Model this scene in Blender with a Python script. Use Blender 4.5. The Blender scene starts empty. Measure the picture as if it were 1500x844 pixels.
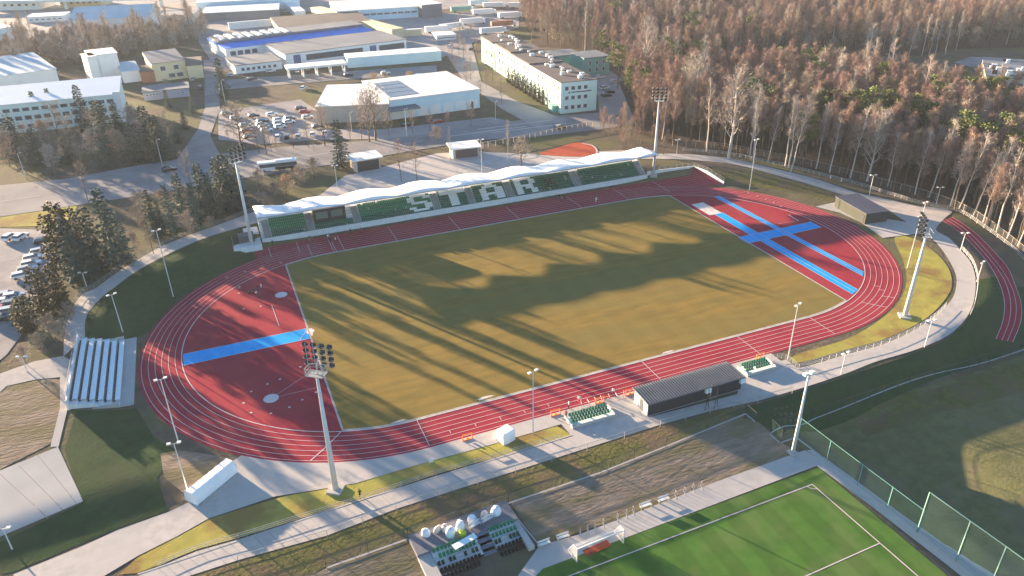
import bpy, bmesh, math, random
from mathutils import Vector, Matrix
random.seed(7)
R = math.radians
sc = bpy.context.scene
C = sc.collection
# ------------------------------------------------------------------ camera
F, CX, CY, CZ, YAW, PITCH, ROLL = 1102.5354, -65.5826, -137.4869, 80.1255, .3879, .4923, -.017
cy_, sy_, cp_, sp_ = math.cos(YAW), math.sin(YAW), math.cos(PITCH), math.sin(PITCH)
FW = Vector((sy_*cp_, cy_*cp_, -sp_)); r0 = Vector((cy_, -sy_, 0)); u0 = r0.cross(FW)
RT = r0*math.cos(ROLL)+u0*math.sin(ROLL); UP = u0*math.cos(ROLL)-r0*math.sin(ROLL)
cd = bpy.data.cameras.new('camera'); cam = bpy.data.objects.new('camera', cd); C.objects.link(cam)
cam.matrix_world = Matrix(((RT.x, UP.x, -FW.x, CX), (RT.y, UP.y, -FW.y, CY), (RT.z, UP.z, -FW.z, CZ), (0, 0, 0, 1)))
cd.sensor_width = 36; cd.lens = F/1500*36; cd.clip_start = 1; cd.clip_end = 6000
sc.camera = cam
# ------------------------------------------------------------------ sky, sun, exposure
SUN_AZ, SUN_EL = 331.0, 7.6            # azimuth clockwise from +Y
wd = bpy.data.worlds.new('World'); sc.world = wd; wd.use_nodes = True
nt = wd.node_tree; nt.nodes.clear()
sky = nt.nodes.new('ShaderNodeTexSky'); sky.sky_type = 'NISHITA'; sky.sun_disc = False
sky.sun_elevation = R(SUN_EL); sky.sun_rotation = R(SUN_AZ); sky.altitude = 200; sky.air_density = 1.0; sky.dust_density = 0.1; sky.ozone_density = 3.0
bg = nt.nodes.new('ShaderNodeBackground'); bg.inputs[1].default_value = 0.062
wo = nt.nodes.new('ShaderNodeOutputWorld'); nt.links.new(sky.outputs[0], bg.inputs[0]); nt.links.new(bg.outputs[0], wo.inputs[0])
sl = bpy.data.lights.new('sun', 'SUN'); sl.energy = 5.0; sl.angle = R(.5); sl.color = (1, .74, .48)
so = bpy.data.objects.new('sun', sl); C.objects.link(so)
sd_ = Vector((math.sin(R(SUN_AZ))*math.cos(R(SUN_EL)), math.cos(R(SUN_AZ))*math.cos(R(SUN_EL)), math.sin(R(SUN_EL))))
so.rotation_euler = sd_.to_track_quat('Z', 'Y').to_euler()
vs = sc.view_settings; vs.view_transform = 'Standard'; vs.look = 'None'; vs.gamma = 1; vs.use_curve_mapping = False
vs.exposure = 2.8
HAZE = 0.00010
sc.render.engine = 'CYCLES'
# ------------------------------------------------------------------ terrain and pixel helpers
HUP = 2.2
def sm(t): t = min(1, max(0, t)); return t*t*(3-2*t)
def h(x, y):
    s = math.hypot(max(abs(x)-42.2, 0), y)-44
    m = sm((y+45-.1*(x+95))/11)*(.5+.5*sm((y+45)/60)) if x < 0 else sm((y-8)/30)
    z = HUP*sm((s-2.5)/10)*m
    if y > 28 and -63 < x: z *= 1-sm((71.6-x)/1.6)*sm((48-y)/1.6)
    s0 = 11.5+8*sm((x-60)/37)
    lx = sm((x-12)/10)
    z += -(4.6-1.6*sm((x-28)/14)*sm((-57-y)/8))*sm((s-s0)/9)*sm((-y-8)/38)*lx
    z += -.5*sm((-57-y)/14)*(1-lx)
    return z
def G(px, py, z=0.):
    d = FW*F+RT*(px-750)-UP*(py-422)
    t = (z-CZ)/d.z
    return (CX+t*d.x, CY+t*d.y)
def T(px, py):
    z = 0
    for i in range(14):
        x, y = G(px, py, z); z = .5*z+.5*h(x, y)
    return (x, y)
def proj(x, y, z):
    v = Vector((x-CX, y-CY, z-CZ)); q = v.dot(FW)
    return 750+F*v.dot(RT)/q, 422-F*v.dot(UP)/q
def zof(x, y, py):                      # world height at (x,y) whose image row is py
    a, b = -5., 60.
    for i in range(30):
        m = (a+b)/2
        if proj(x, y, m)[1] > py: a = m
        else: b = m
    return (a+b)/2
# ------------------------------------------------------------------ materials
def mat(name, col, col2=None, scale=3., rough=.85, metal=0., bump=0., bscale=None, rnd=0., detail=6, world=False, lo=.35, hi=.65, spec=.3, stretch=None, col3=None, scale3=.2):
    m = bpy.data.materials.new(name); m.use_nodes = True; n = m.node_tree; b = n.nodes['Principled BSDF']
    b.inputs['Roughness'].default_value = rough; b.inputs['Metallic'].default_value = metal; b.inputs['Specular IOR Level'].default_value = spec if not world else .06
    if world: rough = 1.0; b.inputs['Roughness'].default_value = 1.0
    out = None
    if world: vec = n.nodes.new('ShaderNodeNewGeometry').outputs['Position']
    else: vec = n.nodes.new('ShaderNodeTexCoord').outputs['Object']
    if stretch:
        mp = n.nodes.new('ShaderNodeMapping'); mp.inputs['Scale'].default_value = stretch[:3]
        if len(stretch) > 3: mp.inputs['Rotation'].default_value = (0, 0, stretch[3])
        n.links.new(vec, mp.inputs[0]); vec = mp.outputs[0]
    def noise(s, a, b_, d=detail):
        t = n.nodes.new('ShaderNodeTexNoise'); t.inputs['Scale'].default_value = s; t.inputs['Detail'].default_value = d; t.inputs['Roughness'].default_value = .62
        n.links.new(vec, t.inputs['Vector'])
        r = n.nodes.new('ShaderNodeMapRange'); r.inputs[1].default_value = a; r.inputs[2].default_value = b_
        n.links.new(t.outputs[0], r.inputs[0]); return r.outputs[0]
    rgb = n.nodes.new('ShaderNodeRGB'); rgb.outputs[0].default_value = (*col, 1); out = rgb.outputs[0]
    def mix(a, c, f):
        x = n.nodes.new('ShaderNodeMix'); x.data_type = 'RGBA'
        if isinstance(f, float): x.inputs[0].default_value = f
        else: n.links.new(f, x.inputs[0])
        n.links.new(a, x.inputs[6])
        x.inputs[7].default_value = (*c, 1); return x.outputs[2]
    if col2: out = mix(out, col2, noise(scale, lo, hi))
    if col3: out = mix(out, col3, noise(scale3, .45, .62, 3))
    if rnd:
        oi = n.nodes.new('ShaderNodeObjectInfo'); hs = n.nodes.new('ShaderNodeHueSaturation')
        r = n.nodes.new('ShaderNodeMapRange'); r.inputs[3].default_value = 1-rnd; r.inputs[4].default_value = 1+rnd
        n.links.new(oi.outputs['Random'], r.inputs[0]); n.links.new(r.outputs[0], hs.inputs['Value']); 
        r2 = n.nodes.new('ShaderNodeMapRange'); r2.inputs[3].default_value = .5-rnd*.06; r2.inputs[4].default_value = .5+rnd*.06
        mm = n.nodes.new('ShaderNodeMath'); mm.operation = 'MULTIPLY'; mm.inputs[1].default_value = 7.13; fr = n.nodes.new('ShaderNodeMath'); fr.operation = 'FRACT'
        n.links.new(oi.outputs['Random'], mm.inputs[0]); n.links.new(mm.outputs[0], fr.inputs[0]); n.links.new(fr.outputs[0], r2.inputs[0]); n.links.new(r2.outputs[0], hs.inputs['Hue'])
        n.links.new(out, hs.inputs['Color']); out = hs.outputs[0]
    n.links.new(out, b.inputs['Base Color'])
    if bump:
        bp = n.nodes.new('ShaderNodeBump'); bp.inputs['Strength'].default_value = 1; bp.inputs['Distance'].default_value = bump
        n.links.new(noise(bscale or scale*3, 0, 1, 3), bp.inputs['Height']); n.links.new(bp.outputs[0], b.inputs['Normal'])
    return m
def alpha(m, a):
    n = m.node_tree; b = n.nodes['Principled BSDF']; b.inputs['Alpha'].default_value = a; return m
def wave_bands(m, axis_rot, period, dark, f=.5):          # broad mown / laid bands in the surface
    n = m.node_tree; b = n.nodes['Principled BSDF']; l = b.inputs['Base Color'].links[0]; src = l.from_socket
    g = n.nodes.new('ShaderNodeNewGeometry'); mp = n.nodes.new('ShaderNodeMapping'); mp.inputs['Rotation'].default_value = (0, 0, axis_rot)
    w = n.nodes.new('ShaderNodeTexWave'); w.wave_type = 'BANDS'; w.bands_direction = 'X'; w.inputs['Scale'].default_value = .314/period*1.0; w.inputs['Distortion'].default_value = .4; w.inputs['Detail Scale'].default_value = .5
    n.links.new(g.outputs['Position'], mp.inputs[0]); n.links.new(mp.outputs[0], w.inputs[0])
    x = n.nodes.new('ShaderNodeMix'); x.data_type = 'RGBA'; x.blend_type = 'MULTIPLY'; x.inputs[0].default_value = f
    r = n.nodes.new('ShaderNodeMapRange'); r.inputs[1].default_value = .35; r.inputs[2].default_value = .65; r.inputs[3].default_value = dark; r.inputs[4].default_value = 1
    cb = n.nodes.new('ShaderNodeCombineColor'); n.links.new(w.outputs['Fac'], r.inputs[0])
    for i in range(3): n.links.new(r.outputs[0], cb.inputs[i])
    n.links.new(src, x.inputs[6]); n.links.new(cb.outputs[0], x.inputs[7]); n.links.new(x.outputs[2], b.inputs['Base Color']); return m
M = {}
M['land'] = mat('rough winter ground', (.15, .12, .085), (.09, .075, .06), .25, world=True, bump=.12, bscale=1.2, col3=(.12, .12, .055), scale3=.035)
M['infield'] = wave_bands(mat('dry pitch grass', (.27, .18, .048), (.19, .14, .04), .3, world=True, bump=.05, bscale=2.2, col3=(.205, .16, .05), scale3=.05, stretch=(.35, 1.6, 1, .12)), 0.0, 6, .93, .6)
M['bank'] = mat('bank grass', (.045, .085, .032), (.03, .058, .024), .5, world=True, bump=.06, bscale=2, col3=(.055, .075, .035), scale3=.07)
M['grass'] = mat('yellow green grass', (.39, .33, .08), (.29, .27, .065), .35, world=True, bump=.05, bscale=3, col3=(.25, .17, .06), scale3=.12)
M['rough'] = mat('rough grass', (.15, .135, .05), (.085, .095, .03), .6, world=True, bump=.12, bscale=1.6, col3=(.16, .115, .07), scale3=.15)
M['earth'] = mat('bare earth', (.3, .235, .18), (.19, .145, .105), .8, world=True, bump=.12, bscale=1.5, col3=(.17, .145, .08), scale3=.13, stretch=(.45, 1.5, 1, -.1))
M['lowland'] = mat('low meadow', (.16, .155, .07), (.11, .115, .05), .5, world=True, bump=.05, bscale=2, col3=(.17, .14, .09), scale3=.07)
M['turf'] = wave_bands(mat('artificial turf', (.075, .17, .03), (.06, .135, .026), .35, world=True, bump=.01, bscale=8, col3=(.1, .165, .045), scale3=.15), 0.02, 5.2, .78, .7)
M['track'] = mat('red running surface', (.34, .033, .052), (.27, .027, .045), .25, world=True, rough=.8, col3=(.34, .045, .058), scale3=.05)
M['court'] = mat('red court', (.42, .09, .05), (.36, .07, .04), .3, world=True)
M['blue'] = mat('blue runway', (.012, .36, .78), (.01, .31, .68), .6, world=True)
M['line'] = mat('white line paint', (.66, .57, .58), (.54, .46, .47), 2, world=True)
M['sand'] = mat('pale sand', (.75, .66, .6), (.6, .52, .46), 1, world=True, bump=.03)
M['kerb'] = mat('pale kerb', (.5, .45, .4), (.33, .29, .24), .7, world=True)
M['conc'] = mat('concrete paving', (.5, .46, .425), (.4, .37, .34), .6, world=True, bump=.006, col3=(.45, .415, .385), scale3=.06)
M['pad'] = mat('pale concrete slab', (.46, .44, .42), (.4, .385, .365), .2, world=True)
M['asph'] = mat('worn asphalt', (.26, .25, .25), (.2, .195, .195), .15, world=True, col3=(.31, .29, .28), scale3=.04)
M['lot'] = mat('parking asphalt', (.32, .3, .3), (.23, .22, .225), .2, world=True, col3=(.36, .33, .31), scale3=.04)
M['cwall'] = mat('cast concrete', (.68, .7, .7), (.58, .6, .6), 1)
M['membrane'] = mat('white roof membrane', (.8, .81, .82), (.62, .65, .67), .35, rough=.5, lo=.45, hi=.75)
M['steel'] = mat('galvanised steel', (.45, .46, .47), (.36, .37, .38), 2, rough=.4, metal=.4)
M['whitepole'] = mat('pale pole paint', (.66, .66, .66), (.58, .58, .58), 2, rough=.5)
M['dark'] = mat('dark metal', (.03, .032, .036), (.045, .046, .05), 2, rough=.5)
M['rib'] = mat('ribbed grey sheet', (.13, .145, .17), (.1, .115, .14), .5, rough=.4)
M['olive'] = mat('olive cladding', (.05, .055, .042), (.04, .045, .035), .4)
M['cabroof'] = mat('slate roof', (.07, .08, .12), (.06, .065, .1), .4, rough=.5)
M['whiteg'] = mat('pale greenish plaster', (.72, .8, .74), (.66, .74, .69), .1)
M['roofw2'] = mat('bright white roof sheet', (.76, .82, .84), (.7, .76, .8), .1)
M['lilac'] = mat('lilac grey wall', (.4, .4, .48), (.36, .36, .43), .2)
M['creamb'] = mat('sand coloured wall', (.62, .5, .36), (.54, .43, .3), .2)
M['litter'] = mat('leaf litter', (.1, .07, .05), (.07, .05, .04), .4, world=True, bump=.1, bscale=1)
M['seatm'] = mat('dim green plastic seats', (.012, .15, .1), (.01, .11, .075), 1.5, rough=.5)
M['seatgk'] = mat('mixed green black seats', (.012, .09, .055), (.012, .015, .014), 1.3, rough=.5, lo=.48, hi=.52)
M['paneg'] = mat('pale reflecting pane', (.16, .2, .19), rough=.2)
M['grey2'] = mat('grey vent block', (.09, .1, .11), rough=.6)
M['stair'] = mat('grey concrete steps', (.27, .3, .31), (.22, .25, .26), .8)
M['deck'] = mat('dark deck paving', (.2, .2, .22), (.15, .15, .17), .8)
M['steps'] = mat('blue grey steps', (.2, .22, .27), (.16, .18, .22), .8)
M['mintg'] = mat('pale green post paint', (.22, .36, .3), rough=.6)
M['seatg'] = mat('green plastic seats', (.02, .24, .12), (.015, .18, .1), 1.5, rough=.5)
M['seatd'] = mat('dark green plastic seats', (.01, .05, .035), (.01, .07, .045), 1.5, rough=.5)
M['seatk'] = mat('black plastic seats', (.012, .013, .014), (.02, .02, .02), 1.5, rough=.5)
M['seatw'] = mat('white plastic seats', (.82, .83, .82), (.75, .76, .75), 1.5, rough=.5)
M['seatb'] = mat('pale blue bench', (.8, .86, .86), (.72, .78, .8), 1.5, rough=.6)
M['glass'] = mat('window glass', (.05, .07, .09), (.08, .1, .12), .5, rough=.12, spec=.6)
M['wframe'] = mat('white frame', (.7, .7, .7), rough=.5)
M['white'] = mat('white painted wall', (.76, .77, .76), (.68, .7, .7), .2)
M['whitefab'] = mat('white tarpaulin', (.84, .85, .86), (.76, .78, .8), .5, rough=.55, bump=.03, bscale=1.2)
M['cream'] = mat('cream wall', (.62, .55, .36), (.54, .48, .32), .3)
M['beige'] = mat('beige wall', (.5, .45, .39), (.42, .38, .33), .3)
M['mint'] = mat('mint plaster', (.6, .8, .74), (.54, .74, .68), .15)
M['mintd'] = mat('green panel', (.18, .4, .33), (.16, .35, .29), .4)
M['paleblue'] = mat('pale blue cladding', (.56, .73, .8), (.5, .67, .74), .2)
M['roofg'] = mat('grey roof felt', (.14, .165, .2), (.105, .125, .155), .1, col3=(.17, .19, .215), scale3=.05)
M['roofw'] = mat('white roof sheet', (.74, .73, .71), (.64, .62, .6), .12)
M['roofb'] = mat('pale metal roof', (.5, .6, .64), (.44, .53, .57), .12)
M['roofdk'] = mat('brown roof felt', (.09, .075, .075), (.12, .1, .095), .1)
M['bluep'] = mat('blue sheet roof', (.02, .24, .75), (.02, .19, .62), .2)
M['solar'] = mat('solar panels', (.1, .1, .13), (.14, .14, .17), .5, rough=.3)
M['terra'] = mat('terracotta', (.35, .16, .1), (.28, .12, .08), .5)
M['bark'] = mat('dark bark', (.085, .06, .045), (.13, .1, .08), 3)
M['birch'] = mat('pale birch bark', (.55, .5, .45), (.4, .35, .31), 3, rnd=.15)
M['twigp'] = mat('reddish twigs', (.31, .2, .165), (.22, .145, .12), .4, rnd=.2)
M['twigt'] = mat('tan twigs', (.36, .29, .23), (.28, .225, .18), .4, rnd=.2)
M['twigw'] = mat('pale birch twigs', (.4, .34, .3), (.31, .265, .235), .4, rnd=.15)
M['twigo'] = mat('orange beige twigs', (.45, .29, .17), (.36, .24, .14), .4, rnd=.15)
M['spruce'] = mat('spruce needles', (.04, .1, .085), (.028, .066, .056), .8, rnd=.3)
M['thuja'] = mat('brown green cone foliage', (.085, .07, .03), (.05, .05, .024), .8, rnd=.25)
M['pine'] = mat('pine needles', (.17, .19, .055), (.09, .115, .035), .5, rnd=.3)
M['rubber'] = mat('tyre rubber', (.02, .02, .02))
M['lens'] = mat('lamp lens', (.75, .75, .7), rough=.2)
M['orange'] = mat('orange paint', (.85, .22, .03), rough=.5)
M['red'] = mat('red paint', (.6, .04, .03), rough=.4)
M['yellow'] = mat('yellow paint', (.75, .5, .04), rough=.5)
M['lime'] = mat('yellow green plastic', (.55, .65, .05), rough=.5)
M['net'] = alpha(mat('green netting', (.06, .14, .11), rough=.8), .1)
M['nett'] = alpha(mat('pale green netting', (.16, .26, .21), rough=.8), .13)
M['netw'] = alpha(mat('goal netting', (.7, .7, .7), rough=.8), .25)
M['wire'] = alpha(mat('wire mesh', (.2, .2, .19), rough=.6), .14)
M['skin'] = mat('skin', (.5, .3, .22)); M['hair'] = mat('dark hair', (.03, .02, .015))
for k, c in dict(black=(.015, .015, .018), navy=(.03, .05, .14), whitec=(.75, .75, .73), redc=(.5, .04, .05), grey=(.25, .26, .28)).items(): M['cloth_'+k] = mat(k+' cloth', c)
for k, c in dict(white=(.75, .76, .77), black=(.02, .02, .024), silver=(.42, .44, .46), red=(.35, .03, .03), blue=(.05, .1, .22), grey=(.14, .15, .16)).items():
    M['car_'+k] = mat('car paint '+k, c, rough=.25, spec=.6)
# ------------------------------------------------------------------ mesh helpers
def tag(o, label=None, cat=None, group=None, kind=None):
    if label: o['label'] = label
    if cat: o['category'] = cat
    if group: o['group'] = group
    if kind: o['kind'] = kind
    return o
def empty(name, loc, rz=0, label=None, cat=None, group=None):
    o = bpy.data.objects.new(name, None); C.objects.link(o); o.location = loc; o.rotation_euler = (0, 0, rz); o.empty_display_size = .3
    return tag(o, label, cat, group)
class MB:
    def __init__(s): s.v = []; s.f = []; s.m = []; s.k = 0
    def quad(s, *p):
        n = len(s.v); s.v += [tuple(q) for q in p]; s.f.append(tuple(range(n, n+len(p)))); s.m.append(s.k); return s
    def hexa(s, a, b):                       # bottom loop a, top loop b
        n = len(s.v); k = len(a); s.v += [tuple(q) for q in a]+[tuple(q) for q in b]
        s.f.append(tuple(range(n+k-1, n-1, -1))); s.f.append(tuple(range(n+k, n+2*k))); s.m += [s.k, s.k]
        for i in range(k): j = (i+1) % k; s.f.append((n+i, n+j, n+k+j, n+k+i)); s.m.append(s.k)
        return s
    def box(s, x0, x1, y0, y1, z0, z1, rz=0, c=(0, 0)):
        p = [(x0, y0), (x1, y0), (x1, y1), (x0, y1)]
        if rz: ca, sa = math.cos(rz), math.sin(rz); p = [(c[0]+(x-c[0])*ca-(y-c[1])*sa, c[1]+(x-c[0])*sa+(y-c[1])*ca) for x, y in p]
        return s.hexa([(x, y, z0) for x, y in p], [(x, y, z1) for x, y in p])
    def prism(s, pts, z0, z1): return s.hexa([(x, y, z0) for x, y in pts], [(x, y, z1) for x, y in pts])
    def tube(s, p, q, r, r2=None, n=6):
        p = Vector(p); q = Vector(q); r2 = r if r2 is None else r2; d = (q-p)
        if d.length < 1e-6: return s
        d.normalize(); a = d.orthogonal().normalized(); b = d.cross(a)
        A = [p+(a*math.cos(t*2*math.pi/n)+b*math.sin(t*2*math.pi/n))*r for t in range(n)]
        B = [q+(a*math.cos(t*2*math.pi/n)+b*math.sin(t*2*math.pi/n))*r2 for t in range(n)]
        return s.hexa(A, B)
    def build(s, name, m, parent=None, smooth=False):
        me = bpy.data.meshes.new(name); me.from_pydata(s.v, [], s.f)
        for x in (m if isinstance(m, (list, tuple)) else [m]): me.materials.append(x)
        if isinstance(m, (list, tuple)): me.polygons.foreach_set('material_index', s.m)
        if smooth: me.polygons.foreach_set('use_smooth', [True]*len(s.f))
        me.update(); o = bpy.data.objects.new(name, me); C.objects.link(o); o.parent = parent
        return o
def dup(o, parent=None, loc=None, rz=None, s=None, label=None, group=None, mats=None):
    c = o.copy(); C.objects.link(c); c.parent = parent
    if loc is not None: c.location = loc
    if rz is not None: c.rotation_euler = (0, 0, rz)
    if s is not None: c.scale = s if isinstance(s, tuple) else (s, s, s)
    if label: c['label'] = label
    if group: c['group'] = group
    if mats and o.name.split('.')[0] in mats:
        c.material_slots[0].link = 'OBJECT'; c.material_slots[0].material = mats[o.name.split('.')[0]]
    for ch in list(o.children): dup(ch, c, mats=mats)
    return c
def cat(pts, n=6, closed=False):             # catmull-rom through 2-D points
    out = []; L = len(pts)
    for i in range(L if closed else L-1):
        P = [pts[(i+k) % L] if closed else pts[min(max(i+k, 0), L-1)] for k in (-1, 0, 1, 2)]
        for j in range(n):
            t = j/n
            out.append(tuple(.5*((2*P[1][a])+(-P[0][a]+P[2][a])*t+(2*P[0][a]-5*P[1][a]+4*P[2][a]-P[3][a])*t*t+(-P[0][a]+3*P[1][a]-3*P[2][a]+P[3][a])*t**3) for a in (0, 1)))
    if not closed: out.append(tuple(pts[-1]))
    return out
def lines(a0, a1, fine0, fine1, step):
    r = []; v = fine0
    while v <= fine1: r.append(v); v += step
    v = fine1+step; s = step
    while v < a1: r.append(v); s *= 1.35; v += s
    r.append(a1); v = fine0-step; s = step
    while v > a0: r.insert(0, v); s *= 1.35; v -= s
    r.insert(0, a0); return r
XS = lines(-1500, 2200, -125, 135, 1.25); YS = lines(-500, 2600, -130, 80, 1.25)
def sheet(name, pts, off, m, kind='structure', label=None, catg=None, fine=True):
    bm = bmesh.new(); bm.faces.new([bm.verts.new((x, y, 0)) for x, y in pts])
    xs = [p[0] for p in pts]; ys = [p[1] for p in pts]
    if fine:
        for ax, L, a, b in ((0, XS, min(xs), max(xs)), (1, YS, min(ys), max(ys))):
            for v in L:
                if a < v < b:
                    bmesh.ops.bisect_plane(bm, geom=bm.verts[:]+bm.edges[:]+bm.faces[:], plane_co=(v, 0, 0) if ax == 0 else (0, v, 0), plane_no=(1, 0, 0) if ax == 0 else (0, 1, 0))
    bmesh.ops.triangulate(bm, faces=bm.faces[:])
    for v in bm.verts: v.co.z = h(v.co.x, v.co.y)+off
    for f in bm.faces:
        f.normal_update()
        if f.normal.z < 0: f.normal_flip()
    for f in bm.faces: f.smooth = True
    me = bpy.data.meshes.new(name); bm.to_mesh(me); bm.free(); me.materials.append(m)
    o = bpy.data.objects.new(name, me); C.objects.link(o); return tag(o, label, catg, None, kind)
def PX(pts): return [T(*p) for p in pts]
def ribbon(mb, pts, w, off, closed=False):
    n = len(pts); L = []; Rr = []
    for i in range(n):
        a = pts[(i-1) % n] if closed or i > 0 else pts[i]; b = pts[(i+1) % n] if closed or i < n-1 else pts[i]
        dx, dy = b[0]-a[0], b[1]-a[1]; l = math.hypot(dx, dy) or 1; nx, ny = -dy/l*w/2, dx/l*w/2; x, y = pts[i]
        z = h(x, y)+off; L.append((x+nx, y+ny, z)); Rr.append((x-nx, y-ny, z))
    for i in range(n if closed else n-1): j = (i+1) % n; mb.quad(Rr[i], Rr[j], L[j], L[i])
def dense(pts, step=2.):
    out = []
    for a, b in zip(pts, pts[1:]):
        n = max(1, int(math.hypot(b[0]-a[0], b[1]-a[1])/step))
        out += [(a[0]+(b[0]-a[0])*i/n, a[1]+(b[1]-a[1])*i/n) for i in range(n)]
    return out+[pts[-1]]
# ================================================================== SETTING
mb = MB(); nx, ny = len(XS), len(YS)
mb.v = [(x, y, h(x, y)) for y in YS for x in XS]
mb.f = [(j*nx+i, j*nx+i+1, (j+1)*nx+i+1, (j+1)*nx+i) for j in range(ny-1) for i in range(nx-1)]; mb.m = [0]*len(mb.f)
tag(mb.build('ground', M['land'], smooth=True), kind='structure')
def stad(Rr, n=28, half=42.195):
    return [(half+Rr*math.cos(R(-90+180*i/n)), Rr*math.sin(R(-90+180*i/n))) for i in range(n+1)]+[(-half+Rr*math.cos(R(90+180*i/n)), Rr*math.sin(R(90+180*i/n))) for i in range(n+1)]
sheet('running_track', stad(44.3, 48), .03, M['track'])
sheet('sprint_straight', [(-60.5, 38), (42, 38), (74, 35.6), (71.3, 46.9), (-60.5, 46.9)], .038, M['track'])
inf = [(x, y) for x, y in stad(36.2, 40) if abs(x) <= 54.3]
q = math.sqrt(36.2**2-(54.3-42.195)**2)
ri = [p for p in inf if p[0] > 0]; le = [p for p in inf if p[0] < 0]
lo_r = [p for p in ri if p[1] < 0]; up_r = [p for p in ri if p[1] > 0]; up_l = [p for p in le if p[1] > 0]; lo_l = [p for p in le if p[1] < 0]
sheet('infield_grass', lo_r+[(54.3, -q), (54.3, q)]+up_r+up_l+[(-54.3, q), (-54.3, -q)]+lo_l, .046, M['infield'])
# blue runways, sand, discs
sheet('javelin_runway', [(-78.4, -2.4), (-54.6, -2.4), (-54.6, 1.9), (-78.4, 1.9)], .05, M['blue'], fine=False)
sheet('high_jump_strip', [(53.8, -1.8), (77.5, -1.6), (77.5, 2.4), (53.8, 2.2)], .05, M['blue'], fine=False)
sheet('long_jump_runway', [(57.6, -32.6), (60.3, -31.4), (60.3, 17.6), (57.6, 17.6)], .044, M['blue'], fine=False)
sheet('pole_vault_runway', [(66.2, -27), (68.0, -25.4), (67.0, 28), (65.3, 28)], .044, M['blue'], fine=False)
sheet('sand_pit', [(56, 17.2), (60, 17.2), (60, 25.8), (56, 25.8)], .052, M['sand'], fine=False)
for cx, cy in ((-64.3, -20), (-57.4, 19)):
    sheet('throwing_circle', [(cx+1.35*math.cos(t*math.pi/10), cy+1.35*math.sin(t*math.pi/10)) for t in range(20)], .055, M['line'], fine=False)
mk = MB()
for k in range(7):
    Rr = 36.5+1.2*k
    ribbon(mk, stad(Rr, 60), .17 if k == 0 else .085, .062, True)
for k in range(1, 9):
    y = 36.5+1.2*k
    a, b = (-60, -42.5) if k < 7 else (-60, 42); ribbon(mk, [(a, y), (b, y)], .06, .062)
    ribbon(mk, [(42, y), (71, y)], .06, .062)
def cross(x, k0, k1, top=True, w=.12):
    s = 1 if top else -1; ribbon(mk, [(x, s*(36.5+1.2*k0)), (x, s*(36.5+1.2*k1))], w, .066)
for x in (-42.2, -39.6, -26, -9, 8, 27, 42.2, 56): cross(x, 0, 8)
for x in (-57, -50): cross(x, 3, 8)
for x in (-48, -42): cross(x+.4, 0, 6)
for x in (42.2, -42.2, 2, 24): cross(x, 0, 6, False)
for i, x in enumerate((-38, -33.5, -29, -24.5, -20)): cross(x, 4, 4.7, False, .1)
def arc_mark(cx, deg, k0, k1, sweep=0, w=.13):
    pts = []
    for i in range(7):
        t = i/6; r_ = 36.5+1.2*(k0+(k1-k0)*t); a = R(deg+sweep*t); pts.append((cx+r_*math.cos(a), r_*math.sin(a)))
    ribbon(mk, pts, w, .067)
arc_mark(-42.195, 250, 0, 6, -5, .16); arc_mark(42.195, 292, 2, 6, 2); arc_mark(42.195, 300, 4, 6, 1); arc_mark(42.195, 304, 3, 4); arc_mark(42.195, 306, 2, 3)
for d in (18, 22, 26, 30, 34, 38): arc_mark(42.195, d, (d-18)/4, (d-18)/4+1)
for d in (110, 116, 122, 128): arc_mark(-42.195, d, (d-110)/6+1, (d-110)/6+2)
for x0, x1, y0, y1 in ((-78.4, -54.6, 1.9, 1.9), (-78.4, -54.6, -2.4, -2.4), (57.6, 57.6, -32.6, 17.6), (60.3, 60.3, -31.4, 17.6), (58.95, 58.95, -32, -2), (66.2, 65.3, -27, 28), (68, 67, -25.4, 28), (67.1, 66.2, -26, 28),
                       (53.8, 77.5, 2.3, 2.4), (53.8, 77.5, -1.8, -1.6), (56, 56, 17.2, 25.8), (-54.45, -54.45, -q, q), (54.45, 54.45, -q, q)):
    ribbon(mk, [(x0, y0), (x1, y1)], .1, .07)
ribbon(mk, [(-54.6-(.9-.9*math.cos(t)), 1.9-4.3*(t/math.pi)) for t in [math.pi*i/8 for i in range(9)]], .12, .071)
for p in ((450, 549), (465, 568)): ribbon(mk, [(-64.3, -20), G(*p)], .07, .068)
ribbon(mk, [G(398, 447), G(409, 478)], .12, .068)
ribbon(mk, [G(1155, 315), G(1170, 324)], .35, .068); ribbon(mk, [G(1140, 328), G(1170, 324)], .1, .069)
for p in ((440, 538), (410, 556), (392, 563), (368, 574), (357, 591), (368, 605), (397, 606), (424, 597), (443, 586), (463, 575), (382, 449), (357, 453), (350, 430)):
    x, y = G(*p); ribbon(mk, [(x-.2, y), (x+.2, y)], .35, .07)
tag(mk.build('track_markings', M['line']), kind='structure')
kb = MB(); ribbon(kb, [p for p in lo_r[::-1]][::-1]+[(54.3, -q)], .55, .056); ribbon(kb, [(-54.3, -q)]+lo_l+lo_r[:1], .55, .056); ribbon(kb, [(54.3, q)]+up_r+up_l+[(-54.3, q)], .5, .056)
ribbon(kb, dense([(54.3, -q), (54.3, q)]), .3, .056); ribbon(kb, dense([(-54.3, -q), (-54.3, q)]), .3, .056)
tag(kb.build('infield_kerb', M['kerb']), kind='structure')
for (cx, cy, r1, r2) in ((-29.5, -35.2, 2.6, .7), (-45, -35.5, 2, .5), (-54, .3, .9, 2.6), (8, -35.7, 2, .4)):
    sheet('worn_sand_patch', [(cx+r1*math.cos(t*.523)*random.uniform(.35, 1.1), cy+r2*.7*math.sin(t*.523)*random.uniform(.3, 1.1)) for t in range(12)], .054, M['sand'], fine=False)
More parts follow.
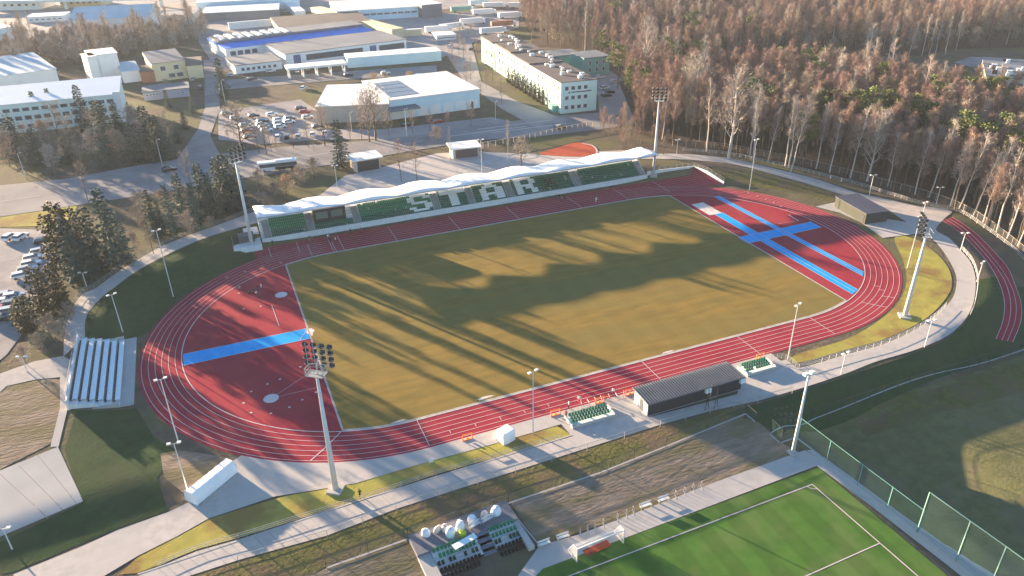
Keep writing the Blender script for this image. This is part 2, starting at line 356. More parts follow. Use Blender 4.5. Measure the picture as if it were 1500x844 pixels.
# banks and grass areas
def ring(a0, a1, s0, s1, n=40, cx=-42.195):
    o = [(cx+(44.3+s1)*math.cos(R(a0+(a1-a0)*i/n)), (44.3+s1)*math.sin(R(a0+(a1-a0)*i/n))) for i in range(n+1)]
    return o+[(cx+(44.3+s0)*math.cos(R(a0+(a1-a0)*i/n)), (44.3+s0)*math.sin(R(a0+(a1-a0)*i/n))) for i in range(n, -1, -1)]
inL = [(384, 325), (333, 339), (293, 352), (240, 376), (197, 400), (165, 424), (157, 429), (133, 453), (125, 472), (125, 494)]
outL = [(381, 307), (333, 325), (293, 339), (240, 360), (197, 384), (171, 400), (139, 423), (120, 432), (103, 459), (95, 488), (93, 523)]
sheet('bank_grass', [(-88, 12), (-87, 0)][:1]+[(-42.195+44.5*math.cos(R(d)), 44.5*math.sin(R(d))) for d in range(162, 112, -3)]+[(-61, 44)]+cat(PX(inL), 4), .05, M['bank'])
sheet('left_bank_grass', PX([(112, 602), (200, 598), (225, 640), (262, 662), (230, 700), (246, 748), (173, 774), (20, 838), (0, 842), (0, 795), (120, 738), (95, 660)]), .05, M['bank'])
sheet('low_meadow', PX([(1135, 640), (1160, 628), (1500, 520), (1640, 470), (1900, 900), (1420, 830), (1180, 660)]), .05, M['lowland'])
sheet('slope_grass', PX([(1060, 606), (1110, 592), (1230, 556), (1335, 520), (1380, 502), (1412, 476), (1432, 444), (1434, 410), (1500, 420), (1560, 470), (1500, 508), (1145, 640), (1110, 618)]), .046, M['bank'])
sheet('meadow_patch', PX([(1240, 615), (1330, 575), (1500, 530), (1560, 560), (1400, 600), (1270, 640)]), .058, M['rough'])
sheet('yellow_lawn', cat(PX([(1165, 533), (1242, 512), (1290, 499), (1338, 478), (1368, 457), (1392, 427), (1393, 403), (1380, 380), (1350, 355), (1320, 345), (1310, 352), (1322, 380), (1328, 410), (1318, 440), (1290, 468), (1240, 497), (1165, 520)]), 4, True), .05, M['grass'])
sheet('front_lawn', PX([(415, 728), (480, 716), (523, 708), (610, 682), (726, 650), (815, 624), (838, 638), (750, 664), (639, 695), (535, 730), (408, 770), (350, 788), (289, 805), (202, 840), (175, 842), (202, 816), (260, 787), (306, 761), (400, 732)]), .05, M['grass'])
sheet('rough_strip', PX([(270, 844), (350, 823), (480, 787), (581, 748), (700, 709), (860, 659), (967, 625), (1050, 604), (1085, 608), (880, 692), (745, 737), (598, 789), (478, 831), (440, 850)]), .046, M['rough'])
sheet('bare_earth', PX([(748, 737), (880, 694), (975, 656), (1090, 609), (1110, 618), (1150, 652), (1180, 668), (790, 800)]), .046, M['earth'])
sheet('bare_earth', PX([(440, 848), (478, 833), (598, 791), (625, 850), (615, 870), (420, 870)]), .046, M['earth'])
sheet('bare_earth', PX([(0, 575), (25, 552), (88, 556), (88, 600), (75, 650), (0, 688)]), .046, M['earth'])
sheet('bare_earth', PX([(235, 665), (262, 660), (300, 665), (335, 672), (275, 728), (240, 700)]), .06, M['earth'])
sheet('back_grass', cat(PX([(1045, 247), (1133, 260), (1187, 275), (1225, 288), (1220, 296), (1180, 285), (1125, 276), (1062, 268)]), 3, True), .046, M['rough'])
sheet('verge_grass', PX([(0, 300), (100, 288), (118, 292), (100, 330), (0, 333)]), .046, M['grass'])
# paths
outR = [(1340, 303), (1371, 304), (1394, 310), (1384, 320), (1371, 337), (1390, 349), (1408, 368), (1423, 387), (1429, 413), (1425, 446), (1410, 473), (1380, 497), (1335, 515), (1284, 530), (1230, 551), (1155, 575), (1110, 587)]
inR = [(1125, 543), (1170, 540), (1242, 519), (1290, 506), (1338, 485), (1368, 464), (1392, 442), (1400, 423), (1400, 403), (1389, 380), (1373, 358), (1356, 342), (1347, 330)]
sheet('perimeter_path', cat(PX(outL), 4)+cat(PX(inL[::-1]), 4), .09, M['conc'])
sheet('perimeter_path', cat(PX(outR), 4)+cat(PX(inR), 4), .09, M['conc'])
upB = [(940, 226), (1000, 226), (1067, 232), (1133, 247), (1200, 264), (1253, 282), (1300, 292), (1345, 303)]
loB = [(1345, 322), (1300, 303), (1253, 291), (1187, 271), (1133, 256), (1067, 240), (1000, 234), (940, 233)]
sheet('perimeter_path', cat(PX(upB), 4)+cat(PX(loB), 4), .085, M['conc'])
sheet('paved_junction', PX([(1300, 293), (1347, 303), (1352, 342), (1293, 349), (1262, 327), (1290, 320), (1328, 326), (1300, 308), (1262, 290)]), .1, M['conc'])
sheet('paved_apron', PX([(1195, 303), (1226, 296), (1304, 330), (1350, 338), (1294, 349), (1270, 330), (1230, 312)]), .075, M['pad'])
fu = [(202, 844), (289, 808), (350, 791), (408, 773), (535, 733), (639, 698), (750, 666), (820, 645), (838, 640)]
fl = [(967, 623), (860, 657), (750, 692), (581, 746), (480, 785), (350, 821), (260, 850)]
sheet('front_path', PX(fu)+PX([(822, 622), (905, 598), (935, 590), (950, 612), (1080, 578), (1085, 545), (1152, 527), (1170, 541), (1155, 575), (1110, 588), (1040, 603)])+PX(fl), .095, M['conc'])
stL = [(-42.195+44.2*math.cos(R(d)), 44.2*math.sin(R(d))) for d in range(230, 271, 4)]
sheet('front_apron', PX([(20, 842), (116, 803), (173, 777), (246, 751), (275, 737), (335, 680)])+stL+[(-10, -44.2)]+PX([(905, 598), (815, 624), (726, 650), (610, 682), (523, 708), (477, 716), (402, 728), (306, 760), (260, 786), (202, 815), (150, 846), (20, 870)]), .08, M['conc'])
sheet('track_apron', [(-19, -50), (-19, -44.2), (26, -44.2), (26, -49.5), (14, -51.5), (-6, -51.5)], .072, M['conc'])
sheet('pitch_path', PX([(740, 870), (790, 800), (850, 783), (1050, 706), (1190, 660), (1210, 672), (1460, 844), (1440, 870), (1196, 683), (795, 834), (760, 870)]), .075, M['conc'])
sheet('left_path', PX([(0, 548), (50, 530), (93, 522), (120, 540), (118, 598), (100, 596), (86, 655), (74, 655), (88, 598), (88, 553), (50, 557), (10, 566), (0, 575)]), .085, M['conc'])
sheet('parking_slab', PX([(0, 690), (85, 655), (122, 735), (0, 787), (-60, 810), (-60, 715)]), .075, M['pad'])
pl = MB()
for a, b in (((0, 695), (70, 760)), ((28, 683), (92, 748)), ((56, 668), (112, 738))): ribbon(pl, dense(PX([a, b])), .12, .09)
for i in range(24):
    t = i/24; a = (350+t*500, 791-t*155); b = (a[0]+22+6*t, a[1]+24-4*t)
    ribbon(pl, PX([a, b]), .06, .102)
tag(pl.build('slab_joints', mat('dark slab joint', (.25, .23, .22))), kind='structure')  # joint lines coloured darker than the paving
# third pair of lanes outside on the right
laneO = [(1394, 318), (1425, 338), (1458, 370), (1481, 400), (1495, 440), (1496, 470), (1484, 502)]
laneI = [(1458, 497), (1468, 470), (1470, 440), (1458, 405), (1438, 375), (1410, 345), (1380, 324)]
co = cat(PX(laneO), 5); ci = cat(PX(laneI), 5)
sheet('training_lanes', co+ci, .07, M['track'])
ml = MB(); ci2 = ci[::-1]
for t in (.03, .36, .66, .97): ribbon(ml, [(a[0]+(b[0]-a[0])*t, a[1]+(b[1]-a[1])*t) for a, b in zip(ci2, co)], .12, .1)
tag(ml.build('training_lane_markings', M['line']), kind='structure')
# football pitch
sheet('turf_pitch', [(-45, -96-30), (-45, -73.4), (11.9, -72.4), (12.6, -98), (13.8, -130), (-45, -130)][1:5]+[(-45, -130)], .06, M['turf'])
tm = MB(); ribbon(tm, dense([(-42, -75.9), (8.4, -75.0), (9.6, -120)]), .16, .08); ribbon(tm, [(8.8, -87.7), (-25, -88.7)], .14, .08)
ribbon(tm, [(8.4-1*math.cos(t*.2), -75-1*math.sin(t*.2)) for t in range(9)], .1, .081)
tag(tm.build('pitch_markings', M['line']), kind='structure')
kk = MB()
for a, b, w in (((478, 833), (745, 738), .3), ((745, 738), (880, 693), .3), ((880, 693), (975, 655), .3), ((975, 655), (1092, 607), .3), ((1092, 607), (1106, 619), .25), ((1127, 636), (1142, 650), .25), ((1142, 650), (1168, 643), .25), ((1127, 636), (1190, 615), .3), ((1190, 615), (1510, 509), .3), ((1168, 643), (1450, 852), .35), ((202, 842), (535, 731), .25), ((535, 731), (838, 638), .25), ((740, 738), (790, 800), .2), ((598, 790), (640, 870), .2)):
    A, B = T(*a), T(*b); ribbon(kk, dense([A, B], 1.), w, .12)
tag(kk.build('concrete_edging', M['pad']), kind='structure')
# roads, lots
road = PX([(-80, 300), (0, 272), (100, 262), (200, 243), (258, 234), (330, 225), (420, 215), (520, 208), (600, 200), (700, 186), (790, 172), (870, 166), (935, 158), (985, 150), (995, 160), (950, 178), (880, 190), (790, 200), (700, 206), (600, 222), (520, 236), (430, 250), (330, 266), (215, 286), (120, 300), (0, 318), (-80, 340)])
sheet('main_road', road, .1, M['asph'])
sheet('side_road', PX([(258, 236), (290, 190), (300, 160), (300, 120), (298, 88), (312, 88), (322, 120), (322, 160), (308, 200), (322, 226)]), .115, M['asph'])
sheet('service_road', PX([(322, 132), (420, 124), (520, 116), (640, 110), (640, 96), (520, 104), (322, 118)]), .1, M['asph'])
sheet('upper_yard', PX([(318, 104), (640, 88), (700, 60), (760, 40), (760, 14), (620, 22), (300, 30), (290, 60)]), .07, M['lot'])
sheet('far_yard', PX([(-60, 66), (30, 58), (120, 42), (300, 34), (300, 20), (640, 14), (760, 6), (760, -8), (300, -8), (-60, 4)]), .06, M['lot'])
sheet('green_field', PX([(-60, 90), (0, 78), (60, 70), (30, 60), (-60, 66)]), .065, M['rough'])
sheet('school_road', PX([(690, 60), (705, 120), (760, 150), (830, 176), (800, 196), (735, 160), (680, 120), (640, 60)]), .12, M['lot'])
sheet('side_yard', PX([(878, 175), (940, 160), (935, 140), (905, 112), (880, 95), (850, 110), (876, 140)]), .118, M['lot'])
sheet('middle_car_park', PX([(320, 160), (345, 160), (440, 146), (470, 165), (480, 190), (560, 190), (720, 172), (760, 180), (700, 190), (560, 204), (470, 205), (380, 212), (320, 205)]), .08, M['lot'])
sheet('left_car_park', PX([(-120, 345), (0, 335), (85, 338), (100, 352), (80, 390), (60, 430), (40, 480), (10, 520), (-20, 545), (-140, 540)]), .08, M['lot'])
sheet('plaza', PX([(470, 285), (505, 258), (560, 245), (640, 225), (700, 222), (800, 228), (880, 222), (930, 220), (960, 230), (900, 236), (700, 262), (560, 283), (430, 302)]), .08, M['conc'])
sheet('small_red_court', cat(PX([(791, 226), (812, 218), (840, 210), (860, 211), (873, 219), (874, 227), (840, 230)]), 5, True), .11, M['court'])
cm = MB(); ribbon(cm, cat(PX([(853, 211), (866, 213), (874, 220), (873, 228)]), 4), .5, .13); tag(cm.build('court_kerb', M['line']), kind='structure')
x, y = T(776, 229); sheet('white_disc', [(x+2.6*math.cos(t*math.pi/8), y+2.6*math.sin(t*math.pi/8)) for t in range(16)], .13, M['pad'], fine=False)
sheet('far_road', PX([(1398, 92), (1420, 84), (1475, 86), (1510, 92), (1500, 98), (1420, 98)]), .1, M['asph'])
rm = MB()
for t0 in ((0, 296), (120, 281), (300, 250), (430, 232), (560, 216), (690, 196)):
    a = T(*t0); b = T(t0[0]+60, t0[1]-9); ribbon(rm, dense([a, b], 3), .25, .12)
for t0 in ((700, 190), (720, 195), (660, 200)): ribbon(rm, dense([T(*t0), T(t0[0]+110, t0[1]-14)], 3), .5, .125)
for (a, b2, n, dx) in (((385, 178), (376, 190), 7, 7), ((400, 196), (398, 206), 12, 8), ((20, 345), (12, 356), 6, 12), ((35, 378), (62, 382), 1, 0), ((34, 388), (60, 392), 1, 0), ((30, 398), (56, 403), 1, 0), ((22, 408), (50, 412), 1, 0)):
    for i in range(n): ribbon(rm, dense(PX([(a[0]+i*dx, a[1]-i*.4), (b2[0]+i*dx, b2[1]-i*.4)])), .12, .1)
tag(rm.build('road_markings', M['line']), kind='structure')
# ================================================================== GRANDSTAND
XA, XB = -58.0, 55.5
gs = empty('grandstand', (0, 52, 0), 0, 'long roofed grandstand with green seats and white seat letters beside the top straight', 'grandstand')
def GB(o): o.parent = gs; o.matrix_parent_inverse = Matrix.Translation((0, -52, 0)); return o
NR = 8; Y0 = 48.4; DY = .68; ZR0 = .95; DZ = .44
aisles = [G(462, 351)[0], G(529, 340)[0], G(647, 319)[0], G(699, 311)[0], G(755, 300)[0], G(855, 284)[0]]
aisles = [aisles[0]-.3, aisles[1], aisles[2], aisles[3], aisles[4], aisles[5]]
b = MB()
for i in range(NR): b.box(XA, XB, Y0+i*DY, Y0+(i+1)*DY-.003*0, -.2, ZR0+i*DZ)
YT = Y0+NR*DY
b.box(XA, XB, YT, YT+2.6, -.2, ZR0+NR*DZ)
GB(b.build('terrace', M['cwall']))
ZT = ZR0+NR*DZ
b = MB(); b.box(XA, XB, Y0-.22, Y0-.002, -.1, ZR0+.75); GB(b.build('front_wall', M['cwall']))
b = MB(); b.box(XA, XB, YT+2.6, YT+2.85, 0, ZT+.15); GB(b.build('back_wall', M['beige']))
for a in aisles+[XA+1.5, XB-1.2]:
    b = MB()
    w = .8
    for i in range(NR*2): b.box(a-w, a+w, Y0-.0+i*DY/2+.004, Y0+(i+1)*DY/2+.004, ZR0-.2+i*DZ/2, ZR0+(i+1)*DZ/2+.02)
    GB(b.build('stairway', M['stair']))
    b = MB()
    for s in (-w, w): b.box(a+s-.06, a+s+.06, Y0-.5, YT, 0, .05) if 0 else b.tube((a+s, Y0, ZR0+.9), (a+s, YT, ZT+.9), .04, n=4)
    GB(b.build('stair_rail', M['steel']))
FONT = {'S': ['.####.', '##..##', '##....', '.####.', '....##', '##..##', '.####.'],
        'T': ['######', '######', '..##..', '..##..', '..##..', '..##..', '..##..'],
        'A': ['..##..', '.####.', '##..##', '##..##', '######', '##..##', '##..##'],
        'R': ['#####.', '##..##', '##..##', '#####.', '##.##.', '##..##', '##..##']}
def xat(px, py, z): return G(px, py, z)[0]
LET = [('S', xat(596, 306, 2.6), xat(638, 301, 2.6)), ('T', xat(646, 298, 2.6), xat(686, 290, 2.6)), ('A', xat(704, 290, 2.6), xat(742, 283, 2.6)), ('R', xat(754, 280, 2.6), xat(791, 275, 2.6))]
bounds = [XA+2.5]+sum([[a-1, a+1] for a in aisles], [])+[XB-2.2]
secs = [(bounds[2*i], bounds[2*i+1]) for i in range(7)]
PB = (aisles[0]+1.2, aisles[0]+9.6)
def seat(b, x, y, z):
    b.box(x-.22, x+.22, y, y+.36, z+.34, z+.42); b.box(x-.22, x+.22, y+.36, y+.42, z+.34, z+.84)
white = {k[0]: MB() for k in LET}
for si, (xa, xb) in enumerate(secs):
    for i in range(NR):
        if si == 1 and i > 2: continue
        y = Y0+i*DY+.12; z = ZR0+i*DZ; bg_, bd = MB(), MB(); n = int((xb-xa)/.5); anyd = 0
        for j in range(n):
            x = xa+.35+j*.5; L = None
            for ch, u0, u1 in LET:
                r_ = 7-i if i > 0 else -1
                if u0+.5 <= x < u1-.5 and 0 <= r_ < 7:
                    cidx = min(5, int((x-u0-.5)/(u1-u0-1)*6))
                    if FONT[ch][r_-0][cidx] == '#': L = ch
            if L: seat(white[L], x, y, z)
            elif random.random() < .012: continue
            else: seat(bg_, x, y, z)
        if bg_.v: GB(bg_.build('seat_row', M['seatg'] if (si <= 2 and i > 2) else M['seatd2'] if 0 else M['seatm']))
for k, b in white.items():
    o = GB(b.build('seat_letter', M['seatw'])); o['label'] = 'white seats forming the letter '+k
# roof
NB = 8; NX = 96
def zb(u): return 7.3+.75*abs(math.cos(u*NB*math.pi))**1.5
def zf(u): return 8.45+.25*abs(math.cos(u*NB*math.pi))
V = []; b = MB(); NJ = 6
for i in range(NX+1):
    u = i/NX; x = XA-.5+u*(XB-XA+2)
    for j in range(NJ+1):
        t = j/NJ; y = 45.6+t*9.6+(.35*abs(math.cos(u*NB*math.pi)) if j == NJ else 0)
        z = zf(u)*(1-t)+zb(u)*t-.5*math.sin(math.pi*t)*(1-abs(math.cos(u*NB*math.pi)))+.3*math.sin(math.pi*t)
        V.append((x, y, z))
W = NJ+1; nV = len(V); b.v = V+[(x, y, z-.14) for x, y, z in V]
for i in range(NX):
    for j in range(NJ):
        a = i*W+j; f = (a, a+W, a+W+1, a+1); b.f += [f, tuple(nV+k for k in reversed(f))]
for i in range(NX):
    a = i*W; b.f.append((a, nV+a, nV+a+W, a+W)); a = i*W+NJ; b.f.append((a, a+W, nV+a+W, nV+a))
for j in range(NJ):
    a = j; b.f.append((a, a+1, nV+a+1, nV+a)); a = NX*W+j; b.f.append((a, nV+a, nV+a+1, a+1))
b.m = [0]*len(b.f)
GB(b.build('roof', M['membrane'], smooth=True))
for k in range(1, NB*2):
    i = int(k*NX/(NB*2)); b = MB()
    for j in range(NJ):
        p, q_ = V[i*W+j], V[i*W+j+1]; b.tube((p[0], p[1], p[2]+.02), (q_[0], q_[1], q_[2]+.02), .05, n=4)
    GB(b.build('roof_seam', M['steel']))
b = MB(); b.tube((XA-.5, 45.6, 8.35), (XB+1.5, 45.6, 8.35), .12); GB(b.build('roof_edge_beam', M['steel']))
for k in range(NB+1):
    x = XA+.3+k*(XB-XA-.6)/NB
    b = MB(); b.tube((x, YT+.3, ZT), (x, YT+.3, 7.6), .16, .12, 8); b.tube((x, YT+.3, 6.4), (x, 46, 8.2), .08, .06, 5); b.tube((x, YT+.3, 7.4), (x, 55.3, 7.3), .06, .05, 5)
    GB(b.build('roof_column', M['whitepole']))
b = MB()
x = XA
while x < XB: b.tube((x, YT+2.5, ZT), (x, YT+2.5, ZT+1.1), .03, n=4); x += 2
b.tube((XA, YT+2.5, ZT+1.1), (XB, YT+2.5, ZT+1.1), .03, n=4); GB(b.build('rear_railing', M['steel']))
b = MB(); xb_ = (PB[0], PB[1]); b.box(xb_[0], xb_[1], Y0+3.6*DY, YT-.6, ZR0+3*DZ, ZT+1.75)
pb = GB(b.build('press_box', M['dark']))
b = MB(); b.box(xb_[0]-.15, xb_[1]+.15, Y0+3.6*DY-.3, YT-.4, ZT+1.75, ZT+1.95); o = b.build('box_roof', M['white'], pb)
for t in (.08, .54):
    b = MB(); b.box(xb_[0]+t*(xb_[1]-xb_[0]), xb_[0]+(t+.36)*(xb_[1]-xb_[0]), Y0+3.6*DY-.05, Y0+3.6*DY-.003, ZR0+3*DZ+1.3, ZT+.9); b.build('window', M['paneg'], pb)
# retaining wall right of the stand and concrete ramp left of it
wl = empty('retaining_wall', (71, 46.9, 0), 0, 'pale angled concrete retaining wall with railing at right end of the grandstand', 'wall')
pts = [(55.9, 49.2), (60, 48.9), (71.5, 47.4), (72.6, 42), (73.9, 35.2)]
b = MB()
for a, c in zip(pts, pts[1:]):
    d = Vector((c[0]-a[0], c[1]-a[1])).normalized(); n = Vector((-d.y, d.x))*.3
    za, zc = 2.3, (2.3 if c != pts[-1] else .9)
    b.hexa([(a[0]-71, a[1]-46.9, -.2), (c[0]-71, c[1]-46.9, -.2), (c[0]-71+n.x, c[1]-46.9+n.y, -.2), (a[0]-71+n.x, a[1]-46.9+n.y, -.2)],
           [(a[0]-71, a[1]-46.9, za), (c[0]-71, c[1]-46.9, zc), (c[0]-71+n.x, c[1]-46.9+n.y, zc), (a[0]-71+n.x, a[1]-46.9+n.y, za)])
b.build('wall', M['cwall'], wl)
def railing(parent, pts3, hgt=1.1, m=None, rails=(1.1, .55), step=1.8, r=.035):
    b = MB()
    for p, q in zip(pts3, pts3[1:]):
        p = Vector(p); q = Vector(q); n = max(1, round((q-p).length/step))
        for i in range(n): a = p.lerp(q, i/n); b.tube(a, a+Vector((0, 0, hgt)), r, n=4)
        for z in rails: b.tube(p+Vector((0, 0, z)), q+Vector((0, 0, z)), r, n=4)
    b.tube(pts3[-1], Vector(pts3[-1])+Vector((0, 0, hgt)), r, n=4)
    return b.build('railing', m or M['steel'], parent)
railing(wl, [(x-71, y-46.9, 2.3 if i < 4 else .9) for i, (x, y) in enumerate(pts)])
rp = empty('ramp_platform', (-62, 46.5, 0), 0, 'small grey concrete platform with railing at left end of the grandstand', 'platform')
b = MB(); b.box(-3.2, 3.6, -1.2, 5, -.2, 1.5); b.box(0, 3.6, 5, 9, -.2, 2.4); b.build('platform', M['cwall'], rp)
b = MB(); b.box(-1.6, 2.2, 1.4, 4.4, 1.503, 3.2); b.build('vent_block', M['grey2'], rp)
railing(rp, [(-3.1, -1.1, 1.5), (3.4, -1.1, 1.5)]); railing(rp, [(-3.1, -1.1, 1.5), (-3.1, 4.9, 1.5)])
# ================================================================== LEFT STAND, DUGOUTS, SMALL STAND
def tribune(name, label, A, B, rows, dy, dz, z0, seatm, base, gap=None, wall=True):
    # A,B: world points of the lowest front edge; rows climb to the left of A->B
    L = math.hypot(B[0]-A[0], B[1]-A[1]); rz = math.atan2(B[1]-A[1], B[0]-A[0])
    t = empty(name, (A[0], A[1], z0), rz, label, 'stand')
    b = MB()
    for i in range(rows): b.box(0, L, i*dy, (i+1)*dy, -1.4, i*dz+.25)
    b.build('terrace', base, t)
    for i in range(rows):
        m = seatm[i] if isinstance(seatm, list) else seatm
        for (u0, u1) in (gap or [(0, 1)]):
            b = MB(); x = L*u0+.4
            while x < L*u1-.3:
                if random.random() > .04: seat(b, x, i*dy+.2, i*dz+.25)
                x += .52
            b.build('seat_row', m, t)
    return t, L
A = T(180, 597); B = T(186, 500)
A = (-89.6, -11.8); B = (-88.9, 12.0)
lt = empty('concrete_terrace', (-92.5, 0, 0), 0, 'pale blue stepped bench stand at the left end of the track', 'stand')
for i in range(6):
    b = MB(); b.box(3.4-1.25*(i+1), 3.4-1.25*i-.003, -11.6, 12, -.5, .45+i*.42); b.build('step', M['cwall'], lt)
    b = MB(); b.box(3.4-1.25*(i+1)+.48, 3.4-1.25*i+.08, -10.4, 10.6, .45+i*.42+.3, .45+i*.42+.36); b.build('bench', M['seatb'], lt)
    b = MB(); b.box(3.4-1.25*(i+1)+.2, 3.4-1.25*(i+1)+.42, -10.4, 10.6, .45+i*.42+.004, .45+i*.42+.38); b.build('gap_shade', M['dark'], lt)  # dark strip stands in for the shade in the gap behind each bench
b = MB(); b.box(-4.4, -4.1, -11.8, 12.2, -.5, 3.7); b.build('back_wall', M['cwall'], lt)
b = MB(); b.box(3.4, 5.6, -12, 12.2, -.5, .32); b.build('front_walk', M['pad'], lt)
for s in (-12.1, 11.98): b = MB(); b.box(-4.1, 3.4, s, s+.2, -.5, 1.1) ; b.build('side_wall', M['pad'], lt)
railing(lt, [(-4.25, -11.7, 3.7), (-4.25, 12, 3.7)])
for i in range(2):
    for yy in (-7, -3, 3): pass
for (a, b_, lab) in (((-18.6, -46.3), (-11.2, -46.4), 'sunken team shelter with green seats left of the black front building'), ((17.4, -45.8), (23.2, -46), 'sunken team shelter with green seats right of the black front building')):
    t = empty('team_shelter', (a[0], a[1]-2.2, 0), 0, lab, 'dugout'); L = b_[0]-a[0]
    b = MB(); b.box(-.3, L+.3, -.5, 2.3, .1, .16); b.build('floor_slab', M['seatb'], t)
    b = MB(); b.box(-.5, -.3, -.6, 2.3, .0, .7); b.box(L+.3, L+.5, -.6, 2.3, 0, .7); b.box(-.5, L+.5, -.8, -.6, 0, .5); b.build('low_wall', M['pad'], t)
    for i in range(3):
        b = MB(); x = .3
        while x < L-.2:
            if random.random() > .08: seat(b, x, .1+.7*i, .2+.12*i)
            x += .55
        b.build('seat_row', M['seatg'], t)
ss = empty('pitch_stand', (-43.2, -66.5, -1), R(0), 'small open stand with green and black seats beside the football pitch', 'stand')
zt = -.55+.15
b = MB(); b.prism([(-7.4, 5.2), (7.0, 6.0), (8.3, -3.4), (-5.2, -5.4), (-7.4, 1.5)], -2, -2+.001) if 0 else None
b = MB()
P0 = T(598, 790); P1 = T(741, 738); P2 = T(787, 799); P3 = T(650, 850)
U = Vector((P1[0]-P0[0], P1[1]-P0[1], 0)); Ln = U.length; U.normalize(); Vn = Vector((U.y, -U.x, 0))      # Vn toward the pitch
ss.location = (P0[0], P0[1], h(*P0)+.35); ss.rotation_euler = (0, 0, math.atan2(U.y, U.x))
b.box(0, Ln, -4.0, 0, -1, .42); b.build('upper_deck', M['deck'], ss)
matr = ['seatg', 'seatg', 'seatgk', 'seatk', 'seatk']
for i in range(5):
    b = MB(); b.box(1.9, Ln-1.0, -4.0-.95*(i+1), -4.0-.95*i-.003, -2.2, .2-.3*i); b.build('terrace_step', M['cwall'], ss)
    for u0, u1 in ((2.2, 8.2), (10.6, Ln-1.1)):
        b = MB(); x = u0
        while x < u1:
            if random.random() > (.05 if i != 2 else .35): seat2 = (x, -4-.95*i-.8); b.box(x-.2, x+.2, seat2[1]+.1, seat2[1]+.5, .2-.3*i+.35, .2-.3*i+.42); b.box(x-.2, x+.2, seat2[1]+.5, seat2[1]+.56, .2-.3*i+.35, .2-.3*i+.78)
            x += .55
        b.build('seat_row', M[matr[i]], ss)
b = MB()
for i in range(10): b.box(8.4, 10.3, -4-.475*(i+1), -4-.475*i, -2.2, .27-.15*i+.08)
b.build('stairway', M['steps'], ss)
for u in (0, Ln-.9): b = MB(); b.box(u, u+(1.8 if u == 0 else .9), -9.2, -4.0-.003, -2.2, .05); b.build('side_slab', M['pad'], ss)
def local(px, py, z=.42):
    x, y = G(px, py, ss.location.z+z); return (x, y, ss.location.z+z)
def blob(name, m, loc, sx, sy, sz, label, catg, group=None, seed=0, parts=None):
    rr = random.Random(seed); t = empty(name, loc, rr.uniform(0, 3), label, catg, group)
    b = MB(); nr, nn = 7, 12; 
    for i in range(nr+1):
        ph = math.pi*.5*(1-i/nr)
        for j in range(nn):
            a = 2*math.pi*j/nn; k = rr.uniform(.82, 1.14)/max(abs(math.cos(a)), abs(math.sin(a)))**.5; rr_ = math.sin(ph*1.0)**.35 if i < nr else 0
            b.v.append((sx*rr_*k*math.cos(a)+.12*math.cos(ph)*sx, sy*rr_*k*math.sin(a), .85*sz*math.cos(ph)*rr.uniform(.88, 1.06)))
    for i in range(nr):
        for j in range(nn): b.f.append((i*nn+j, i*nn+(j+1) % nn, (i+1)*nn+(j+1) % nn, (i+1)*nn+j))
    b.m = [0]*len(b.f); b.build('cover', m, t, smooth=True)
    b = MB(); b.tube((sx*.2, 0, sz*.9), (sx*.2, 0, sz*1.12), .09, .03, 5); b.build('tied_top', m, t)
    return t
for k, (px, py, sx, sy, sz, mm, lab) in enumerate(((624, 783, .6, .6, 1.1, 'whitefab', 'round white bag, leftmost of the sacks on the small stand deck'), (641, 777, .7, .4, .8, 'sand', 'low beige wrapped bundle on the small stand deck'),
        (653, 776, .6, .5, 1.1, 'sand', 'tall beige sack behind the white one on the small stand deck'), (660, 784, .65, .6, 1.6, 'whitefab', 'tall white sack in the front of the small stand deck'), (674, 776, .6, .6, 1.8, 'whitefab', 'tallest white sack behind the yellow green one'),
        (678, 784, .45, .45, .9, 'lime', 'yellow green bag on the small stand deck'), (692, 764, .7, .6, 1.2, 'whitefab', 'round white sack behind the first white bench'), (709, 757, .55, .5, 1.0, 'sand', 'beige sack with dark opening behind the second white bench'),
        (726, 752, .75, .7, 1.3, 'whitefab', 'round white bag, rightmost of the sacks on the small stand deck'))):
    blob('storage_bag', M[mm], local(px, py), sx, sy, sz, lab, 'bag', 'bags stored on the small stand deck', k)
x, y, z = local(681, 797)
t = empty('display_board', (x, y, z), R(14), 'pale blue board leaning over the top green row of the small stand', 'board'); b = MB(); b.box(-1.8, 1.8, -.5, .5, .5, .56); b.build('panel', M['seatb'], t); b = MB(); b.box(-1.7, -1.6, -.4, .4, 0, .5); b.box(1.6, 1.7, -.4, .4, 0, .5); b.build('support', M['steel'], t)
def bench(loc, rz, label, group):
    t = empty('park_bench', loc, rz, label, 'bench', group)
    b = MB(); b.box(-.95, .95, -.2, .22, .42, .47); b.build('seat', M['wframe'], t)
    b = MB(); b.box(-.95, .95, .24, .28, .6, .9); b.build('backrest', M['wframe'], t)
    for s in (-.85, .85): b = MB(); b.box(s-.05, s+.05, -.18, -.1, 0, .42); b.box(s-.05, s+.05, .18, .24, 0, .9); b.box(s-.05, s+.05, -.18, .24, .55, .6); b.build('leg', M['steel'], t)
    return t
bn0 = bench(local(696, 772), R(14), 'white bench, left of the two on the small stand deck', 'white benches by the football pitch')
for (px, py, lab) in ((714, 764, 'white bench, right of the two on the small stand deck'),):
    dup(bn0, None, local(px, py), R(14), label=lab)
for (px, py, lab) in ((797, 800, 'white bench by the pitch path, leftmost, next to the small stand'), (825, 790, 'white bench by the pitch path just left of the goal'), (946, 744, 'white bench by the pitch path right of the goal, left of a pair'), (972, 735, 'white bench by the pitch path right of the goal, right of a pair')):
    x, y = T(px, py); dup(bn0, None, (x, y, h(x, y)+.07), 0, label=lab)
bike = None
